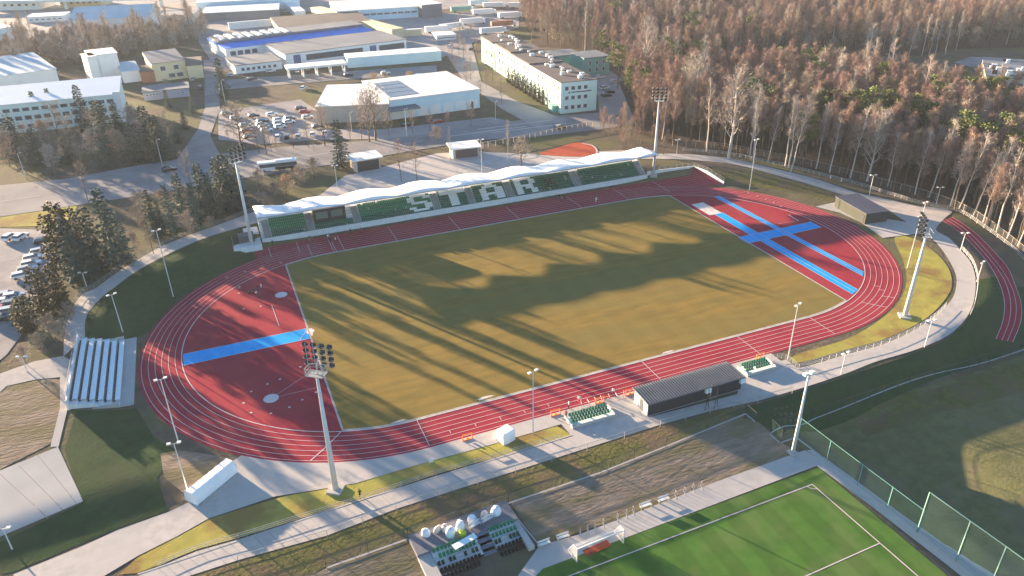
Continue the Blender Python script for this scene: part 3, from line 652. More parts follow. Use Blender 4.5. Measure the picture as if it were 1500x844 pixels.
for k, (px, py) in enumerate(((850, 783), (861, 779), (872, 776), (884, 770), (905, 762), (918, 756), (928, 751), (990, 728), (1003, 723), (1016, 718), (1028, 715))):
    x, y = T(px, py)
    if bike is None:
        bike = empty('bike_rack', (x, y, h(x, y)+.05), R(70), 'grey hoop of the bicycle rack row between the benches beside the pitch path', 'bike rack', 'bicycle rack hoops along the pitch path')
        b = MB(); pr = [(-.5, 0, 0), (-.5, 0, .75), (-.25, 0, .95), (.25, 0, .95), (.5, 0, .75), (.5, 0, 0)]
        for p, q_ in zip(pr, pr[1:]): b.tube(p, q_, .04, n=5)
        b.build('hoop', M['steel'], bike); b = MB(); b.box(-.6, .6, -.06, .06, 0, .03); b.build('foot', M['steel'], bike)
    else: dup(bike, None, (x, y, h(x, y)+.05))
# goal
x0, y0 = T(845, 824); x1, y1 = T(913, 796)
gl = empty('football_goal', ((x0+x1)/2, (y0+y1)/2, h(x0, y0)+.07), math.atan2(y1-y0, x1-x0), 'white football goal with net standing behind the pitch line', 'goal'); w = math.hypot(x1-x0, y1-y0)/2
b = MB()
for s in (-w, w): b.tube((s, 0, 0), (s, 0, 2.4), .08, n=6)
b.tube((-w, 0, 2.4), (w, 0, 2.4), .08, n=6); b.build('goal_frame', M['wframe'], gl)
b = MB()
for s in (-w, w): b.tube((s, 0, 2.4), (s, 1.0, 2.3), .05, n=5); b.tube((s, 1.0, 2.3), (s, 2.4, 0), .05, n=5); b.tube((s, 0, 0), (s, 2.4, 0), .05, n=5)
b.tube((-w, 2.4, 0), (w, 2.4, 0), .05, n=5); b.build('back_support', M['wframe'], gl)
b = MB(); b.quad((-w, 1, 2.3), (w, 1, 2.3), (w, 2.4, 0), (-w, 2.4, 0)); b.quad((-w, 0, 2.4), (w, 0, 2.4), (w, 1, 2.3), (-w, 1, 2.3))
for s in (-w, w): b.quad((s, 0, 0), (s, 0, 2.4), (s, 1, 2.3), (s, 2.4, 0))
b.build('net', M['netw'], gl)
x, y = T(878, 808); sheet('red_goal_mat', [(x-2, y-.2), (x+2, y+.2), (x+1.9, y+1.4), (x-2.1, y+1)], .1, M['court'], fine=False)
# ================================================================== FLOODLIGHTS, LAMPS
def mast(px, py, htop, face, label, dark=True):
    x, y = T(px, py); z = h(x, y)
    t = empty('floodlight_mast', (x, y, z), R(face), label, 'floodlight', 'tall floodlight masts around the stadium')
    b = MB(); b.box(-1.1, 1.1, -1.1, 1.1, -.3, .35); b.build('base_block', M['pad'], t)
    b = MB(); b.tube((0, 0, .3), (0, 0, htop), .48, .2, 10); b.build('pole', M['whitepole'], t, True)
    b = MB()
    zc = htop
    for p, q_ in (((-1.3, -.8), (1.3, -.8)), ((1.3, -.8), (1.3, .8)), ((1.3, .8), (-1.3, .8)), ((-1.3, .8), (-1.3, -.8))):
        for zz in (0, .55, 1.1): b.tube((*p, zc+zz), (*q_, zc+zz), .05, n=4)
        b.tube((*p, zc), (*p, zc+1.1), .05, n=4)
    b.box(-1.3, 1.3, -.8, .8, zc-.06, zc-.0); b.build('platform', M['steel'], t)
    b = MB()
    for u in (-1.6, -.5, .5, 1.6): b.tube((u, .95, zc+.3), (u, .95, zc+4.2), .06, n=4)
    for k in range(4): b.tube((-2.2, .95, zc+.8+k*1.0), (2.2, .95, zc+.8+k*1.0), .06, n=4)
    b.tube((0, 0, zc), (0, .9, zc+2), .1, n=5); b.build('lamp_rack', M['steel'], t)
    for k in range(4):
        for j in range(4):
            b = MB(); c = Vector((-1.8+j*1.2, 1.15, zc+.95+k*1.0)); d = Vector((0, .75, -.65)).normalized(); b.tube(c-d*.15, c+d*.35, .3, .42, 8); b.build('lamp', M['dark'], t)
    b = MB(); b.tube((0, .2, zc+1), (0, .2, zc+6.2), .03, .01, 4); b.build('lightning_rod', M['steel'], t)
    return t
def mh(px, py, ty): x, y = T(px, py); return zof(x, y, ty)-h(x, y)
mast(492, 718, mh(492, 718, 548), -35, 'nearest floodlight mast beside the front lawn, dark lamp rack turned to the field')
mast(1325, 464, mh(1325, 464, 345), 55, 'right floodlight mast on the yellow lawn inside the curved path')
mast(370, 364, mh(370, 364, 238), 215, 'floodlight mast at the left end of the white grandstand roof')
mast(957, 257, mh(957, 257, 148), 150, 'floodlight mast at the right end of the white grandstand roof, against the forest')
def lamp(bx, by, tx, ty, label, kind='double', grp='slim lamp posts around the stadium'):
    x, y = T(bx, by); z = h(x, y); H = max(3, zof(x, y, ty)-z)
    t = empty('lamp_post', (x, y, z), random.uniform(-.4, .4), label, 'lamp post', grp)
    b = MB(); b.tube((0, 0, -.2), (0, 0, H), .11, .07, 6); b.build('pole', M['whitepole'], t)
    b = MB(); b.tube((-.75 if kind == 'double' else 0, 0, H), (.75, 0, H), .05, n=4); b.build('cross_arm', M['steel'], t)
    for s in ((-.7, .7) if kind == 'double' else (.8,)): b = MB(); b.box(s-.28, s+.28, -.2, .25, H+.02, H+.2); b.build('lamp_head', M['lens'] if kind == 'double' else M['steel'], t)
    return t
for a in ((262, 650, 239, 556, 'lamp post on the lower left bend of the track'), (275, 720, 259, 650, 'lamp post standing behind the long white tent'), (180, 487, 163, 432, 'lamp post in the shaded bank above the stepped bench stand'),
          (254, 435, 228, 338, 'tall lamp post in the middle of the shaded left bank'), (127, 420, 119, 400, 'short lamp post outside the left path railing near brown cone trees'), (781, 636, 782, 545, 'lamp post beside the white wrapped box'),
          (1154, 527, 1167, 447, 'lamp post beside the right team shelter and wooden steps'), (1098, 278, 1112, 205, 'lamp post on the top right bend below the forest'), (1273, 287, 1278, 257, 'lamp post behind the dark cabin on the right'),
          (1329, 393, 1350, 317, 'tall lamp post on the yellow lawn left of the right mast'), (1352, 313, 1355, 297, 'short lamp post at the paved junction, left one'), (1371, 300, 1375, 275, 'short lamp post at the paved junction, right one by the fence'),
          (1407, 367, 1415, 342, 'lamp post between the curved path and the red training lanes'), (1431, 413, 1439, 385, 'lamp post outside the right curve of the path railing'), (1232, 548, 1240, 518, 'lamp post at the lower edge of the path left of the right bend'),
          (1354, 509, 1363, 470, 'lamp post at the lower edge of the path on the right bend'), (494, 273, 491, 243, 'lamp post behind the grandstand near the first white kiosk'), (40, 545, 35, 523, 'short lamp post on the left pale path'),
          (18, 805, 2, 775, 'lamp post at the lower left corner by the slab'), (991, 227, 994, 205, 'lamp post at the forest fence right of the grandstand'), (706, 255, 708, 205, 'thin post behind the middle of the grandstand roof')):
    lamp(*a)
for a in ((238, 243, 225, 205, 'road lamp near the junction of the side road'), (38, 262, 27, 225, 'road lamp at the far left of the main road'), (726, 176, 725, 149, 'road lamp on the verge right of the retail shed'), (596, 200, 590, 160, 'road lamp in front of the retail shed'), (330, 150, 326, 118, 'road lamp beside the big pine at the side road'), (516, 197, 515, 165, 'road lamp near the left end of the retail shed')):
    lamp(*a, kind='single', grp='lamp posts along the main road')
x, y = T(1161, 664); Hh = zof(x, y, 548)-h(x, y)
t = empty('pitch_mast', (x, y, h(x, y)), 0, 'pale tapered lighting pole at the far corner of the football pitch', 'lighting pole')
b = MB(); b.tube((0, 0, 0), (0, 0, Hh), .3, .14, 8); b.build('pole', M['whitepole'], t, True); b = MB(); b.box(-.7, .7, -.7, .7, -.2, .25); b.build('base_block', M['pad'], t)
for s in (-.6, .6): b = MB(); b.box(s-.35, s+.35, -.3, .3, Hh-.1, Hh+.35); b.build('lamp_head', M['lens'], t)
for (px, py, lab) in ((1035, 600, 'left black forked pole behind the black front building'), (1048, 598, 'right black forked pole behind the black front building')):
    x, y = T(px, py); t = empty('forked_pole', (x, y, h(x, y)), .3, lab, 'pole', 'black forked poles'); b = MB(); b.tube((-.5, 0, 0), (0, 0, 3), .07); b.tube((.5, 0, 0), (0, 0, 3), .07); b.build('leg', M['dark'], t); b = MB(); b.tube((0, 0, 3), (0, 0, 4.2), .07); b.build('tip', M['dark'], t)
# ================================================================== RAILINGS AND FENCES
def path_rail(pts, label, m='steel', off=.1, step=2.2, r=.03):
    P = [(x, y, h(x, y)+off) for x, y in cat(PX(pts), 4)]; o = P[0]
    t = empty('path_railing', o, 0, label, 'railing', 'metal railings along the perimeter paths')
    railing(t, [(x-o[0], y-o[1], z-o[2]) for x, y, z in P], m=M[m], step=step, r=r, rails=(1.1, .75, .4)); return t
path_rail(outL[:-1], 'steel railing on the outer edge of the left curved path')
path_rail([(232, 833), (289, 808), (350, 791), (408, 773), (535, 733), (639, 698), (750, 666), (820, 645)], 'long steel railing between the front lawn and the front path')
path_rail([(1170, 541), (1242, 520), (1290, 507), (1338, 486), (1368, 466), (1385, 450)], 'steel railing on the inner edge of the lower right path', 'whitepole')
path_rail([(1408, 367), (1424, 387), (1431, 413), (1427, 446), (1421, 462)], 'white railing on the outside of the right path bend', 'whitepole')
path_rail([(1000, 222), (1067, 228), (1133, 242), (1200, 258), (1262, 274), (1310, 289), (1345, 300), (1400, 311), (1440, 335), (1480, 365), (1520, 402)], 'long steel railing between the back path and the forest', 'whitepole')
path_rail([(1128, 527), (1150, 527), (1168, 541)], 'short wooden coloured railing beside the right team shelter')
def fence(pts, hgt, label, netm, postm, step, name='wire_fence', r=.05, smooth_=True, rail=True, off=0, z=None, catg='fence'):
    P = [(x, y, h(x, y)+off) for x, y in (cat(PX(pts), 3) if smooth_ else dense(PX(pts), 6))]; o = P[0]
    t = empty(name, o, 0, label, catg); b = MB(); pb_ = MB(); acc = 0
    for p, q_ in zip(P, P[1:]):
        p = Vector(p)-Vector(o); q_ = Vector(q_)-Vector(o); L = (q_-p).length
        b.quad(p, q_, q_+Vector((0, 0, hgt)), p+Vector((0, 0, hgt)))
        n = max(1, round(L/step))
        for i in range(n): a = p.lerp(q_, i/n); pm = MB(); pm.tube(a, a+Vector((0, 0, hgt)), r, n=4); pm.build('fence_post', M[postm], t)
        if rail: pb_.tube(p+Vector((0, 0, hgt)), q_+Vector((0, 0, hgt)), r*.8, n=4)
    pb_.tube(q_, q_+Vector((0, 0, hgt)), r, n=4)
    b.build('mesh_panel', M[netm], t); pb_.build('top_rail', M[postm], t); return t
fence([(985, 214), (1060, 220), (1130, 233), (1200, 248), (1290, 272), (1370, 295), (1430, 322), (1500, 375)], 2.2, 'wire fence with pale posts along the forest edge', 'wire', 'kerb', 3)
fence([(478, 832), (598, 789), (745, 737), (880, 692), (975, 655), (1092, 606), (1106, 618)], 2.0, 'thin wire fence between the grass strip and the bare earth', 'wire', 'dark', 6, smooth_=False)
fence([(350, 826), (480, 788), (581, 749), (700, 711), (860, 661), (967, 626), (1040, 606), (1110, 590), (1160, 577)], 1.5, 'low wire fence along the lower edge of the front path', 'wire', 'steel', 5, smooth_=False)
fence([(1128, 636), (1143, 650), (1168, 643)], 3, 'short dark green fence corner behind the pitch lighting pole', 'net', 'dark', 4, smooth_=False)
fence([(1128, 636), (1190, 614), (1350, 563), (1510, 508)], 2.4, 'green mesh fence across the shaded meadow on the right', 'net', 'dark', 4, smooth_=False)
fence([(1168, 643), (1256, 712), (1345, 780)], 4.2, 'dark green ball stop netting beside the far part of the pitch', 'net', 'mintd', 5, 'netting_fence', .06, False, catg='netting')
fence([(1343, 779), (1400, 822), (1450, 860), (1520, 915)], 7.6, 'tall pale green ball stop netting at the lower right corner', 'nett', 'mintg', 6, 'netting_fence', .09, False, catg='netting')
fence([(700, 218), (760, 207), (830, 192), (868, 186)], 1.8, 'pale post fence between the main road and the red court', 'wire', 'kerb', 2.4, r=.12)
fence([(420, 252), (480, 250), (520, 246)], 1.6, 'short wire fence beside the bus and the dark lawn', 'wire', 'dark', 4)
# ================================================================== SMALL BUILDINGS NEAR THE TRACK
# black front building with ribbed roof
fb = empty('club_building', (-5.8, -51.3, 0), 0, 'long black clad building with grey ribbed roof beside the front straight', 'building')
b = MB(); b.box(0, 19.2, 0, 4.6, 0, 2.5); b.build('wall', M['dark'], fb)
b = MB()
for i in range(40): x = -.3+i*.5; b.hexa([(x, -.3, 2.502), (x+.5, -.3, 2.502), (x+.5, 4.9, 2.7), (x, 4.9, 2.7)], [(x, -.3, 2.6), (x+.5, -.3, 2.6), (x+.5, 4.9, 2.8), (x, 4.9, 2.8)]); b.hexa([(x, -.3, 2.602), (x+.16, -.3, 2.602), (x+.16, 4.9, 2.802), (x, 4.9, 2.802)], [(x, -.3, 2.78), (x+.16, -.3, 2.78), (x+.16, 4.9, 2.98), (x, 4.9, 2.98)])
b.build('roof', M['rib'], fb)
b = MB(); b.box(-.06, -.003, .2, 4.4, .1, 2.4); b.build('end_panel', M['cwall'], fb)
b = MB(); b.box(-.12, -.065, 1.6, 2.6, .1, 2.2); b.build('door', M['grey2'], fb)
for x in (11.3, 18.6): b = MB(); b.box(x, x+1.1, -.5, -.004, 1.6, 2.5); b.build('air_unit', M['white'], fb)
b = MB(); b.tube((12.6, -.1, 0), (12.6, -.1, 2.9), .07, n=5); b.build('downpipe', M['kerb'], fb)
# dark cabin right
x, y = T(1262, 325)
cx0 = T(1266, 329); cx1 = T(1222, 303); cx2 = T(1295, 323)
L = math.hypot(cx1[0]-cx0[0], cx1[1]-cx0[1]); rz = math.atan2(cx1[1]-cx0[1], cx1[0]-cx0[0])
cb = empty('storage_cabin', (cx0[0], cx0[1], h(*cx0)+.05), rz, 'dark olive storage cabin with grey roof on the right bend', 'cabin')
DPc = ((cx2[0]-cx0[0])*-math.sin(rz)+(cx2[1]-cx0[1])*math.cos(rz)); y0c, y1c = min(0, DPc), max(0, DPc)
b = MB(); b.box(0, L, y0c, y1c, -.4, 2.9); b.build('wall', M['olive'], cb)
b = MB(); b.box(-.2, L+.2, y0c-.2, y1c+.2, 2.9, 3.08); b.build('roof', M['cabroof'], cb)
b = MB(); b.box(-.05, -.003, y0c+.4, y1c-.4, .1, 2.7); b.build('end_panel', M['dark'], cb)
b = MB(); b.box(.6, 1.9, -.06, -.003, .0, 2.3) if DPc > 0 else b.box(.6, 1.9, .003, .06, 0, 2.3); b.build('door', M['dark'], cb)
# white tent
A = T(290, 742); B = T(349, 693)
L = math.hypot(B[0]-A[0], B[1]-A[1]); tw = 2.6
tn = empty('tunnel_tent', (A[0], A[1], h(*A)+.08), math.atan2(B[1]-A[1], B[0]-A[0]), 'long white arched tent on the pavement below the lower left bend', 'tent')
b = MB(); NA = 9; NL = 14
for i in range(NL+1):
    for j in range(NA+1):
        a = math.pi*j/NA; k = 1-.03*(i % 2); b.v.append((L*i/NL, tw/2-(tw/2)*math.cos(a)*k*(1 if 0 < j < NA else 1), 2.2*min(1, math.sin(a)*1.25)*k))
for i in range(NL):
    for j in range(NA): a = i*(NA+1)+j; b.f.append((a, a+1, a+NA+2, a+NA+1))
b.f.append(tuple(range(NA, -1, -1))); b.f.append(tuple(NL*(NA+1)+j for j in range(NA+1))); b.m = [0]*len(b.f); b.build('cover', M['whitefab'], tn)
b = MB(); b.box(L+.003, L+.04, .6, 2.0, .0, 1.7); b.build('door_flap', M['seatb'], tn)
b = MB(); b.box(.1, L-.1, -.12, -.02, 0, .18); b.build('ballast_rail', M['steel'], tn)
x, y = T(741, 644); wb = empty('wrapped_box', (x, y, h(x, y)+.05), .3, 'white wrapped bulky box standing beside the front straight', 'box')
b = MB(); rr = random.Random(3)
for z, k in ((0, .97), (.5, 1.0), (1.75, 1.0), (2.0, .93), (2.1, .8)):
    for (u, v) in ((-1.25, -.9), (-1.05, -1.1), (0, -1.13), (1.05, -1.1), (1.25, -.9), (1.25, .9), (1.05, 1.1), (0, 1.13), (-1.05, 1.1), (-1.25, .9)): b.v.append((u*k*rr.uniform(.97, 1.03), v*k*rr.uniform(.97, 1.03), z+rr.uniform(-.03, .03)))
for i in range(4):
    for j in range(10): b.f.append((i*10+j, i*10+(j+1) % 10, (i+1)*10+(j+1) % 10, (i+1)*10+j))
b.f.append(tuple(range(40, 50))); b.m = [0]*len(b.f); b.build('cover', M['whitefab'], wb); b = MB(); b.box(-1.3, 1.3, -1.1, 1.1, -.1, .03); b.build('pallet', M['kerb'], wb)
x, y = T(632, 680); sb = empty('white_sign', (x, y, h(x, y)), .2, 'small white standing sign on the front lawn', 'sign'); b = MB(); b.box(-.35, .35, -.03, .03, .4, 1.1); b.build('panel', M['white'], sb); b = MB(); b.tube((-.25, 0, 0), (-.25, 0, .4), .03); b.tube((.25, 0, 0), (.25, 0, .4), .03); b.build('legs', M['steel'], sb)
# orange frames and hurdles
def of(px, py, label):
    x, y = G(px, py); t = empty('orange_frame', (x, -44.9, .06), 0, label, 'frame', 'orange square frames along the front straight')
    b = MB()
    for a in ((-.9, -.75, 0, 1.3), (.75, .9, 0, 1.3)): b.box(a[0], a[1], -.05, .05, a[2], a[3])
    b.box(-.75, .75, -.05, .05, 0, .15); b.box(-.75, .75, -.05, .05, 1.15, 1.3); b.build('frame', M['orange'], t); b = MB(); b.box(-.2, .2, -.03, .03, .2, .5); b.build('inner_block', M['yellow'], t)
for a in ((685, 645, 'orange square frame left of the white wrapped box'), (812, 607, 'orange square frame left of the green team shelter'), (877, 590, 'orange square frame above the middle of the green team shelter'), (920, 577, 'orange square frame beside the left end of the black front building'), (1110, 524, 'orange square frame beside the right team shelter')): of(*a)
hd = None
for k in range(9):
    px = 850+k*10.5+random.uniform(-2, 2); x, y = G(px, 596-k*2.4)
    if hd is None:
        hd = empty('hurdle', (x, y, .06), 1.2, 'red and white hurdle of the row behind the front straight', 'hurdle', 'hurdles in a row on the front straight')
        b = MB(); b.box(-.6, .6, -.02, .02, .85, .92); b.build('top_bar', M['white'], hd)
        for s in (-.55, .55): b = MB(); b.box(s-.02, s+.02, -.02, .02, 0, .85); b.box(s-.02, s+.02, -.5, .02, 0, .04); b.build('leg', M['red'], hd)
    else: dup(hd, None, (x, y, .06), 1.2+random.uniform(-.3, .3))
# ================================================================== PEOPLE
def person_mesh(pose):
    P = {'stand': dict(hip=.92, kn=((.1, .02, .5), (-.1, -.02, .5)), ft=((.12, 0, .05), (-.12, -.05, .05)), sh=1.42, lean=0, el=((.26, -.02, 1.14), (-.26, -.02, 1.14)), ha=((.25, .1, .88), (-.25, .12, .9))),
         'walk': dict(hip=.9, kn=((.1, .22, .52), (-.1, -.05, .48)), ft=((.1, .38, .06), (-.1, -.36, .1)), sh=1.4, lean=.05, el=((.27, -.18, 1.14), (-.27, .12, 1.14)), ha=((.24, -.12, .92), (-.22, .32, 1.0))),
         'sit': dict(hip=.48, kn=((.12, .42, .5), (-.12, .42, .5)), ft=((.12, .44, .05), (-.12, .44, .05)), sh=.98, lean=.06, el=((.26, .1, .74), (-.26, .1, .74)), ha=((.14, .36, .6), (-.14, .36, .6)))}[pose]
    V = [(0, 0, P['hip'])]; Rd = [.15]; E = []
    def add(p, r, j): V.append(p); Rd.append(r); E.append((j, len(V)-1)); return len(V)-1
    wst = add((0, P['lean']*.5, P['hip']+.22), .13, 0); ch = add((0, P['lean'], P['sh']-.08), .16, wst); nk = add((0, P['lean'], P['sh']+.07), .055, ch)
    hd1 = add((0, P['lean']+.01, P['sh']+.18), .095, nk); add((0, P['lean']+.01, P['sh']+.3), .08, hd1)
    for i, s in ((0, 1), (1, -1)):
        hj = add((.1*s, 0, P['hip']-.04), .11, 0); kn = add(P['kn'][i], .07, hj); an = add((P['ft'][i][0], P['ft'][i][1], P['ft'][i][2]+.04), .045, kn); add((P['ft'][i][0], P['ft'][i][1]+.17, P['ft'][i][2]-.01), .04, an)
        shj = add((.19*s, P['lean'], P['sh']-.01), .06, ch); el = add(P['el'][i], .045, shj); ha = add(P['ha'][i], .035, el); d = (Vector(P['ha'][i])-Vector(P['el'][i])).normalized(); hv = Vector(P['ha'][i])+d*.09; add(tuple(hv), .035, ha)
    me = bpy.data.meshes.new('person_skeleton'); me.from_pydata(V, E, []); o = bpy.data.objects.new('person_skeleton', me); C.objects.link(o)
    md = o.modifiers.new('skin', 'SKIN'); 
    for i, r_ in enumerate(Rd): me.skin_vertices[0].data[i].radius = (r_, r_*.85); me.skin_vertices[0].data[i].use_root = i == 0
    o.modifiers.new('sub', 'SUBSURF').levels = 1
    dg = bpy.context.evaluated_depsgraph_get(); m2 = bpy.data.meshes.new_from_object(o.evaluated_get(dg)); bpy.data.objects.remove(o); bpy.data.meshes.remove(me)
    for k in ('cloth_black', 'cloth_navy', 'skin'): m2.materials.append(M[k])
    hz = P['hip']; 
    for p in m2.polygons:
        c = p.center; p.use_smooth = True
        leg = c.z < hz+.05 and not (abs(c.x) > .2 and c.z > .55) if pose != 'sit' else (c.z < .56 and c.y > -.3)
        hand = abs(c.x) > .1 and any((c-Vector(P['ha'][i])).length < .11 for i in (0, 1))
        p.material_index = 2 if (c.z > P['sh']+.06 or hand) else (1 if leg else 0)
    return m2, P
PM = {k: person_mesh(k) for k in ('stand', 'walk', 'sit')}
bcap = MB()
nr, nn = 4, 8
for i in range(nr+1):
    for j in range(nn): ph = math.pi*.5*i/nr; bcap.v.append((.11*math.cos(ph)*math.cos(j*math.pi/4), .115*math.cos(ph)*math.sin(j*math.pi/4)-.02, .13*math.sin(ph)))
for i in range(nr):
    for j in range(nn): bcap.f.append((i*nn+j, i*nn+(j+1) % nn, (i+1)*nn+(j+1) % nn, (i+1)*nn+j)); bcap.m.append(0)
hair0 = bcap.build('hair', M['hair']); HM = hair0.data; bpy.data.objects.remove(hair0)
def person(x, y, z, pose, rz, top, bot, label, group=None):
    m2, P = PM[pose]; o = bpy.data.objects.new('person', m2); C.objects.link(o); o.location = (x, y, z); o.rotation_euler = (0, 0, rz); tag(o, label, 'person', group)
    for i, mm in ((0, top), (1, bot)): o.material_slots[i].link = 'OBJECT'; o.material_slots[i].material = M['cloth_'+mm]
    hr = bpy.data.objects.new('hair', HM); C.objects.link(hr); hr.parent = o; hr.location = (0, P['lean'], P['sh']+.24)
    return o
for k, (px, py, pose, top, bot, lab) in enumerate(((352, 428, 'walk', 'grey', 'black', 'person in grey leftmost of the athletes on the left red area'), (366, 430, 'sit', 'black', 'black', 'person in black sitting on the ground in the middle of the athletes group'), (371, 427, 'sit', 'navy', 'black', 'person in navy sitting behind the one in black on the left red area'),
        (375, 431, 'sit', 'whitec', 'black', 'person in white top sitting in front of the athletes group'), (379, 427, 'stand', 'black', 'navy', 'person in black standing right in the athletes group'), (383, 422, 'stand', 'redc', 'whitec', 'person in red standing rightmost of the athletes on the left red area'))):
    x, y = G(px, py); person(x, y, .06 if pose != 'sit' else -.32, pose, k*1.3, top, bot, lab, 'athletes on the left red area')
for k, (px, py, top, bot, lab) in enumerate(((400, 361, 'black', 'black', 'person in black standing at the far left foot of the grandstand'), (454, 354, 'black', 'grey', 'person in black standing below the press box, left one'), (458, 355, 'redc', 'black', 'person in red standing below the press box, right one'),
        (481, 352, 'whitec', 'black', 'person in white on the top straight near the double start line'), (485, 356, 'black', 'black', 'person in black on the top straight between two in white'), (492, 356, 'whitec', 'black', 'person in white nearest the field on the top straight'), (514, 344, 'black', 'black', 'person in black alone at the stand wall right of the press box'), (529, 342, 'redc', 'black', 'person in red at the foot of the second stairway'),
        (815, 293, 'black', 'black', 'person in black leftmost of the group standing below the right rows'), (819, 293, 'black', 'navy', 'person in black second of the group standing below the right rows'), (823, 296, 'grey', 'black', 'person in grey nearest the lanes in the group below the right rows'), (827, 293, 'black', 'black', 'person in black rightmost of the group below the right rows'),
        (873, 297, 'whitec', 'whitec', 'person in white standing alone on the top straight lanes'), (829, 613, 'redc', 'black', 'person in red and black standing by the rail left of the green team shelter'), (833, 599, 'whitec', 'black', 'person in white walking on the front straight above the shelter'), (848, 591, 'whitec', 'redc', 'person in white and red beside the front straight hurdles'),
        (898, 580, 'whitec', 'navy', 'person in white near the hurdles left of the black building'), (346, 692, 'black', 'black', 'person in black at the open end of the long white tent'), (528, 730, 'black', 'black', 'person in black on the railing beside the nearest floodlight mast'), (821, 192, 'navy', 'black', 'person in navy on the plaza side of the road'))):
    x, y = T(px, py); person(x, y, h(x, y)+.09, 'walk' if k % 3 == 0 else 'stand', k*2.1, top, bot, lab)
for k in range(9):
    row = 2+k % 4; x = xat(798+k % 3*5+k*1.2, 270, 3); person(x, Y0+row*DY+.15, ZR0+row*DZ-.05, 'sit', math.pi, 'black', 'black', 'person in black sitting among the green seats right of the letter R', 'spectators in black right of the letter R')
for k, c in enumerate(('black', 'grey', 'navy')):
    person(xat(851+k*4, 250, 6), YT+1.8, ZT, 'stand', 3+k, c, 'black', 'person in %s standing at the top of the right stand section' % c)
# ================================================================== VEHICLES
def car(label, loc, rz, paint='white', group=None, L=4.4, H=1.45, van=False):
    t = empty('parked_car', loc, rz, label, 'van' if van else 'car', group); w = .88
    b = MB(); prof = [(-L/2, .3), (-L/2, .85), (-L/2+.1, .95), (L/2-1.15, .95), (L/2-.1, .78), (L/2, .6), (L/2, .3)]
    b.hexa([(x, -w, z) for x, z in prof], [(x, w, z) for x, z in prof]); 
    r0_, r1_ = (-L/2+.35, L/2-1.7)
    b.hexa([(r0_, -w*.78, H), (r1_-.2, -w*.78, H), (r1_-.2, w*.78, H), (r0_, w*.78, H)], [(r0_+.05, -w*.74, H+.05), (r1_-.25, -w*.74, H+.05), (r1_-.25, w*.74, H+.05), (r0_+.05, w*.74, H+.05)])
    b.build('body', M['car_'+paint], t)
    b = MB(); b.hexa([(r0_-.3, -w*.94, .952), (r1_+.5, -w*.94, .952), (r1_+.5, w*.94, .952), (r0_-.3, w*.94, .952)], [(r0_, -w*.78, H-.002), (r1_-.2, -w*.78, H-.002), (r1_-.2, w*.78, H-.002), (r0_, w*.78, H-.002)]); b.build('windows', M['glass'], t)
    for x in (-L/2+.8, L/2-.85):
        for s in (-1, 1): b = MB(); b.tube((x, s*(w-.12), .32), (x, s*(w+.03), .32), .32, n=10); b.build('wheel', M['rubber'], t)
    for s in (-1, 1): b = MB(); b.box(L/2+.003, L/2+.03, s*.6-.15, s*.6+.15, .6, .74); b.build('headlight', M['lens'], t)
    return t
c0 = None
def put_car(px, py, deg, paint, label, group):
    global c0
    x, y = T(px, py); z = h(x, y)+.12
    if c0 is None: c0 = car(label, (x, y, z), R(deg), paint, group)
    else: dup(c0, None, (x, y, z), R(deg), label=label, group=group, mats={'body': M['car_'+paint]})
gL, gM, gR = 'cars parked on the left car park', 'cars on the middle car park', 'cars on the roads and yards'
